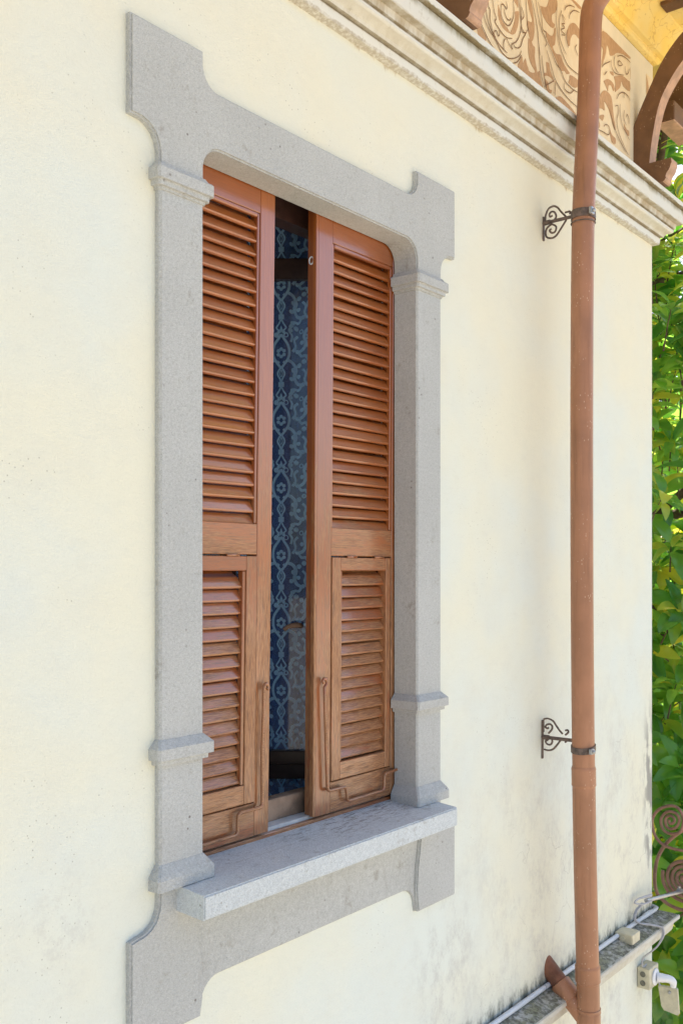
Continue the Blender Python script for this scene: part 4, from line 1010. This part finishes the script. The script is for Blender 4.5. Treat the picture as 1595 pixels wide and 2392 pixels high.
for p, dirn in clusters:
    ax = (dirn * .8 + Vector((0, 0, .55)) + Vector((rng.uniform(-.5, .5), rng.uniform(-.5, .5), rng.uniform(-.35, .35)))).normalized()
    s1 = ax.orthogonal().normalized(); s2 = ax.cross(s1)
    n = rng.randint(7, 11); st = rng.uniform(0, 6.28)
    tube(bb, [p - TO - ax * .20 - Vector((0, 0, .04)), p - TO - ax * .08, p - TO + ax * .02], [.006, .004, .003], 5)
    for i in range(n):
        a = st + i * 2.4
        el = rng.uniform(.25, 1.15)
        rad = (s1 * math.cos(a) + s2 * math.sin(a))
        xdir = (rad * math.cos(el * .9) + ax * math.sin(el * .55) + Vector((0, 0, -.28 * rng.random()))).normalized()
        up = (ax + Vector((rng.uniform(-.45, .45), rng.uniform(-.45, .45), .45))); up = (up - xdir * up.dot(xdir)).normalized()
        y = up.cross(xdir)
        sc = rng.uniform(.95, 1.6)
        base = p + ax * (-.05 + .10 * i / n) + rad * .012
        m = Matrix(((xdir.x, y.x, up.x, base.x - TO.x), (xdir.y, y.y, up.y, base.y - TO.y), (xdir.z, y.z, up.z, base.z - TO.z), (0, 0, 0, 1))) @ Matrix.Scale(sc, 4)
        c = base + xdir * .08 * sc
        allv.append((c, m, rng.choice((0, 0, 1, 1, 2, 3))))
link('branch', bb, M['bark'], tree, smooth=60)
# main limbs
bb = new()
for k in range(26):
    z = rng.uniform(1.2, 8.0); a = rng.uniform(0, 6.28); L = rng.uniform(.9, 1.6)
    tube(bb, smooth_path([(0, 0, z), (math.cos(a) * L * .5, math.sin(a) * L * .5, z + .25), (math.cos(a) * L, math.sin(a) * L, z + .7)], 3), [.045 - .005 * q for q in range(7)], 6)
link('limb', bb, M['bark'], tree, smooth=60)
scored = []
for i, (c, m, k) in enumerate(allv):
    u, v, f = visible_score(c)
    if 1515 < u < 1605 and -20 < v < 2420: scored.append((f, i))
scored.sort()
front = set(i for f, i in scored[:300])
for i in front:
    c, m, k = allv[i]
    o = bpy.data.objects.new('leaf', LM[k]); COL.objects.link(o); o.parent = tree; o.matrix_local = m
src = []
for me in LM:
    src.append(([v.co.copy() for v in me.vertices], [tuple(p.vertices) for p in me.polygons], [d.value for d in me.attributes['side'].data]))
V, F, T, S, MI = [], [], [], [], []
for i, (c, m, k) in enumerate(allv):
    if i in front: continue
    vs, fs, sd = src[k]; b = len(V); tone = rng.random()
    V.extend((m @ v)[:] for v in vs); T.extend([tone] * len(vs)); S.extend(sd)
    F.extend(tuple(b + q for q in f) for f in fs); MI.extend([1 if k == 2 else 0] * len(fs))
me = bpy.data.meshes.new('foliage'); me.from_pydata(V, [], F)
at_ = me.attributes.new('tone', 'FLOAT', 'POINT'); at_.data.foreach_set('value', T)
as_ = me.attributes.new('side', 'FLOAT', 'POINT'); as_.data.foreach_set('value', S)
me.materials.append(M['leaf']); me.materials.append(M['leaf_dark'])
me.polygons.foreach_set('material_index', MI); me.polygons.foreach_set('use_smooth', [True] * len(F))
fo = bpy.data.objects.new('foliage', me); COL.objects.link(fo); fo.parent = tree; fo['kind'] = 'stuff'

# a second crown behind it closes the gaps
tb = bpy.data.objects.new('magnolia_tree', None); COL.objects.link(tb); tb.location = (11.3, 3.4, -5.2); tb.rotation_euler = (0, 0, 2.0)
tag(tb, 'farther magnolia tree showing dark green through gaps of the nearer one', 'tree')
for ch in tree.children:
    if ch.name.startswith(('foliage', 'trunk', 'branch', 'limb')):
        c = ch.copy(); COL.objects.link(c); c.parent = tb
tb.scale = (1.3, 1.3, 1.0)
# a dry leaf lying on the ledge
dl = bpy.data.objects.new('dry_leaf', LM[3].copy()); COL.objects.link(dl)
dl.data.materials.clear(); dl.data.materials.append(M['dry_leaf'])
dl.location = (5.02, .10, -1.742); dl.rotation_euler = (R(18), R(-8), R(118)); dl.scale = (1.0, 1.2, 1.4)
tag(dl, 'curled orange brown dry leaf on the ledge beyond the corner', 'leaf')
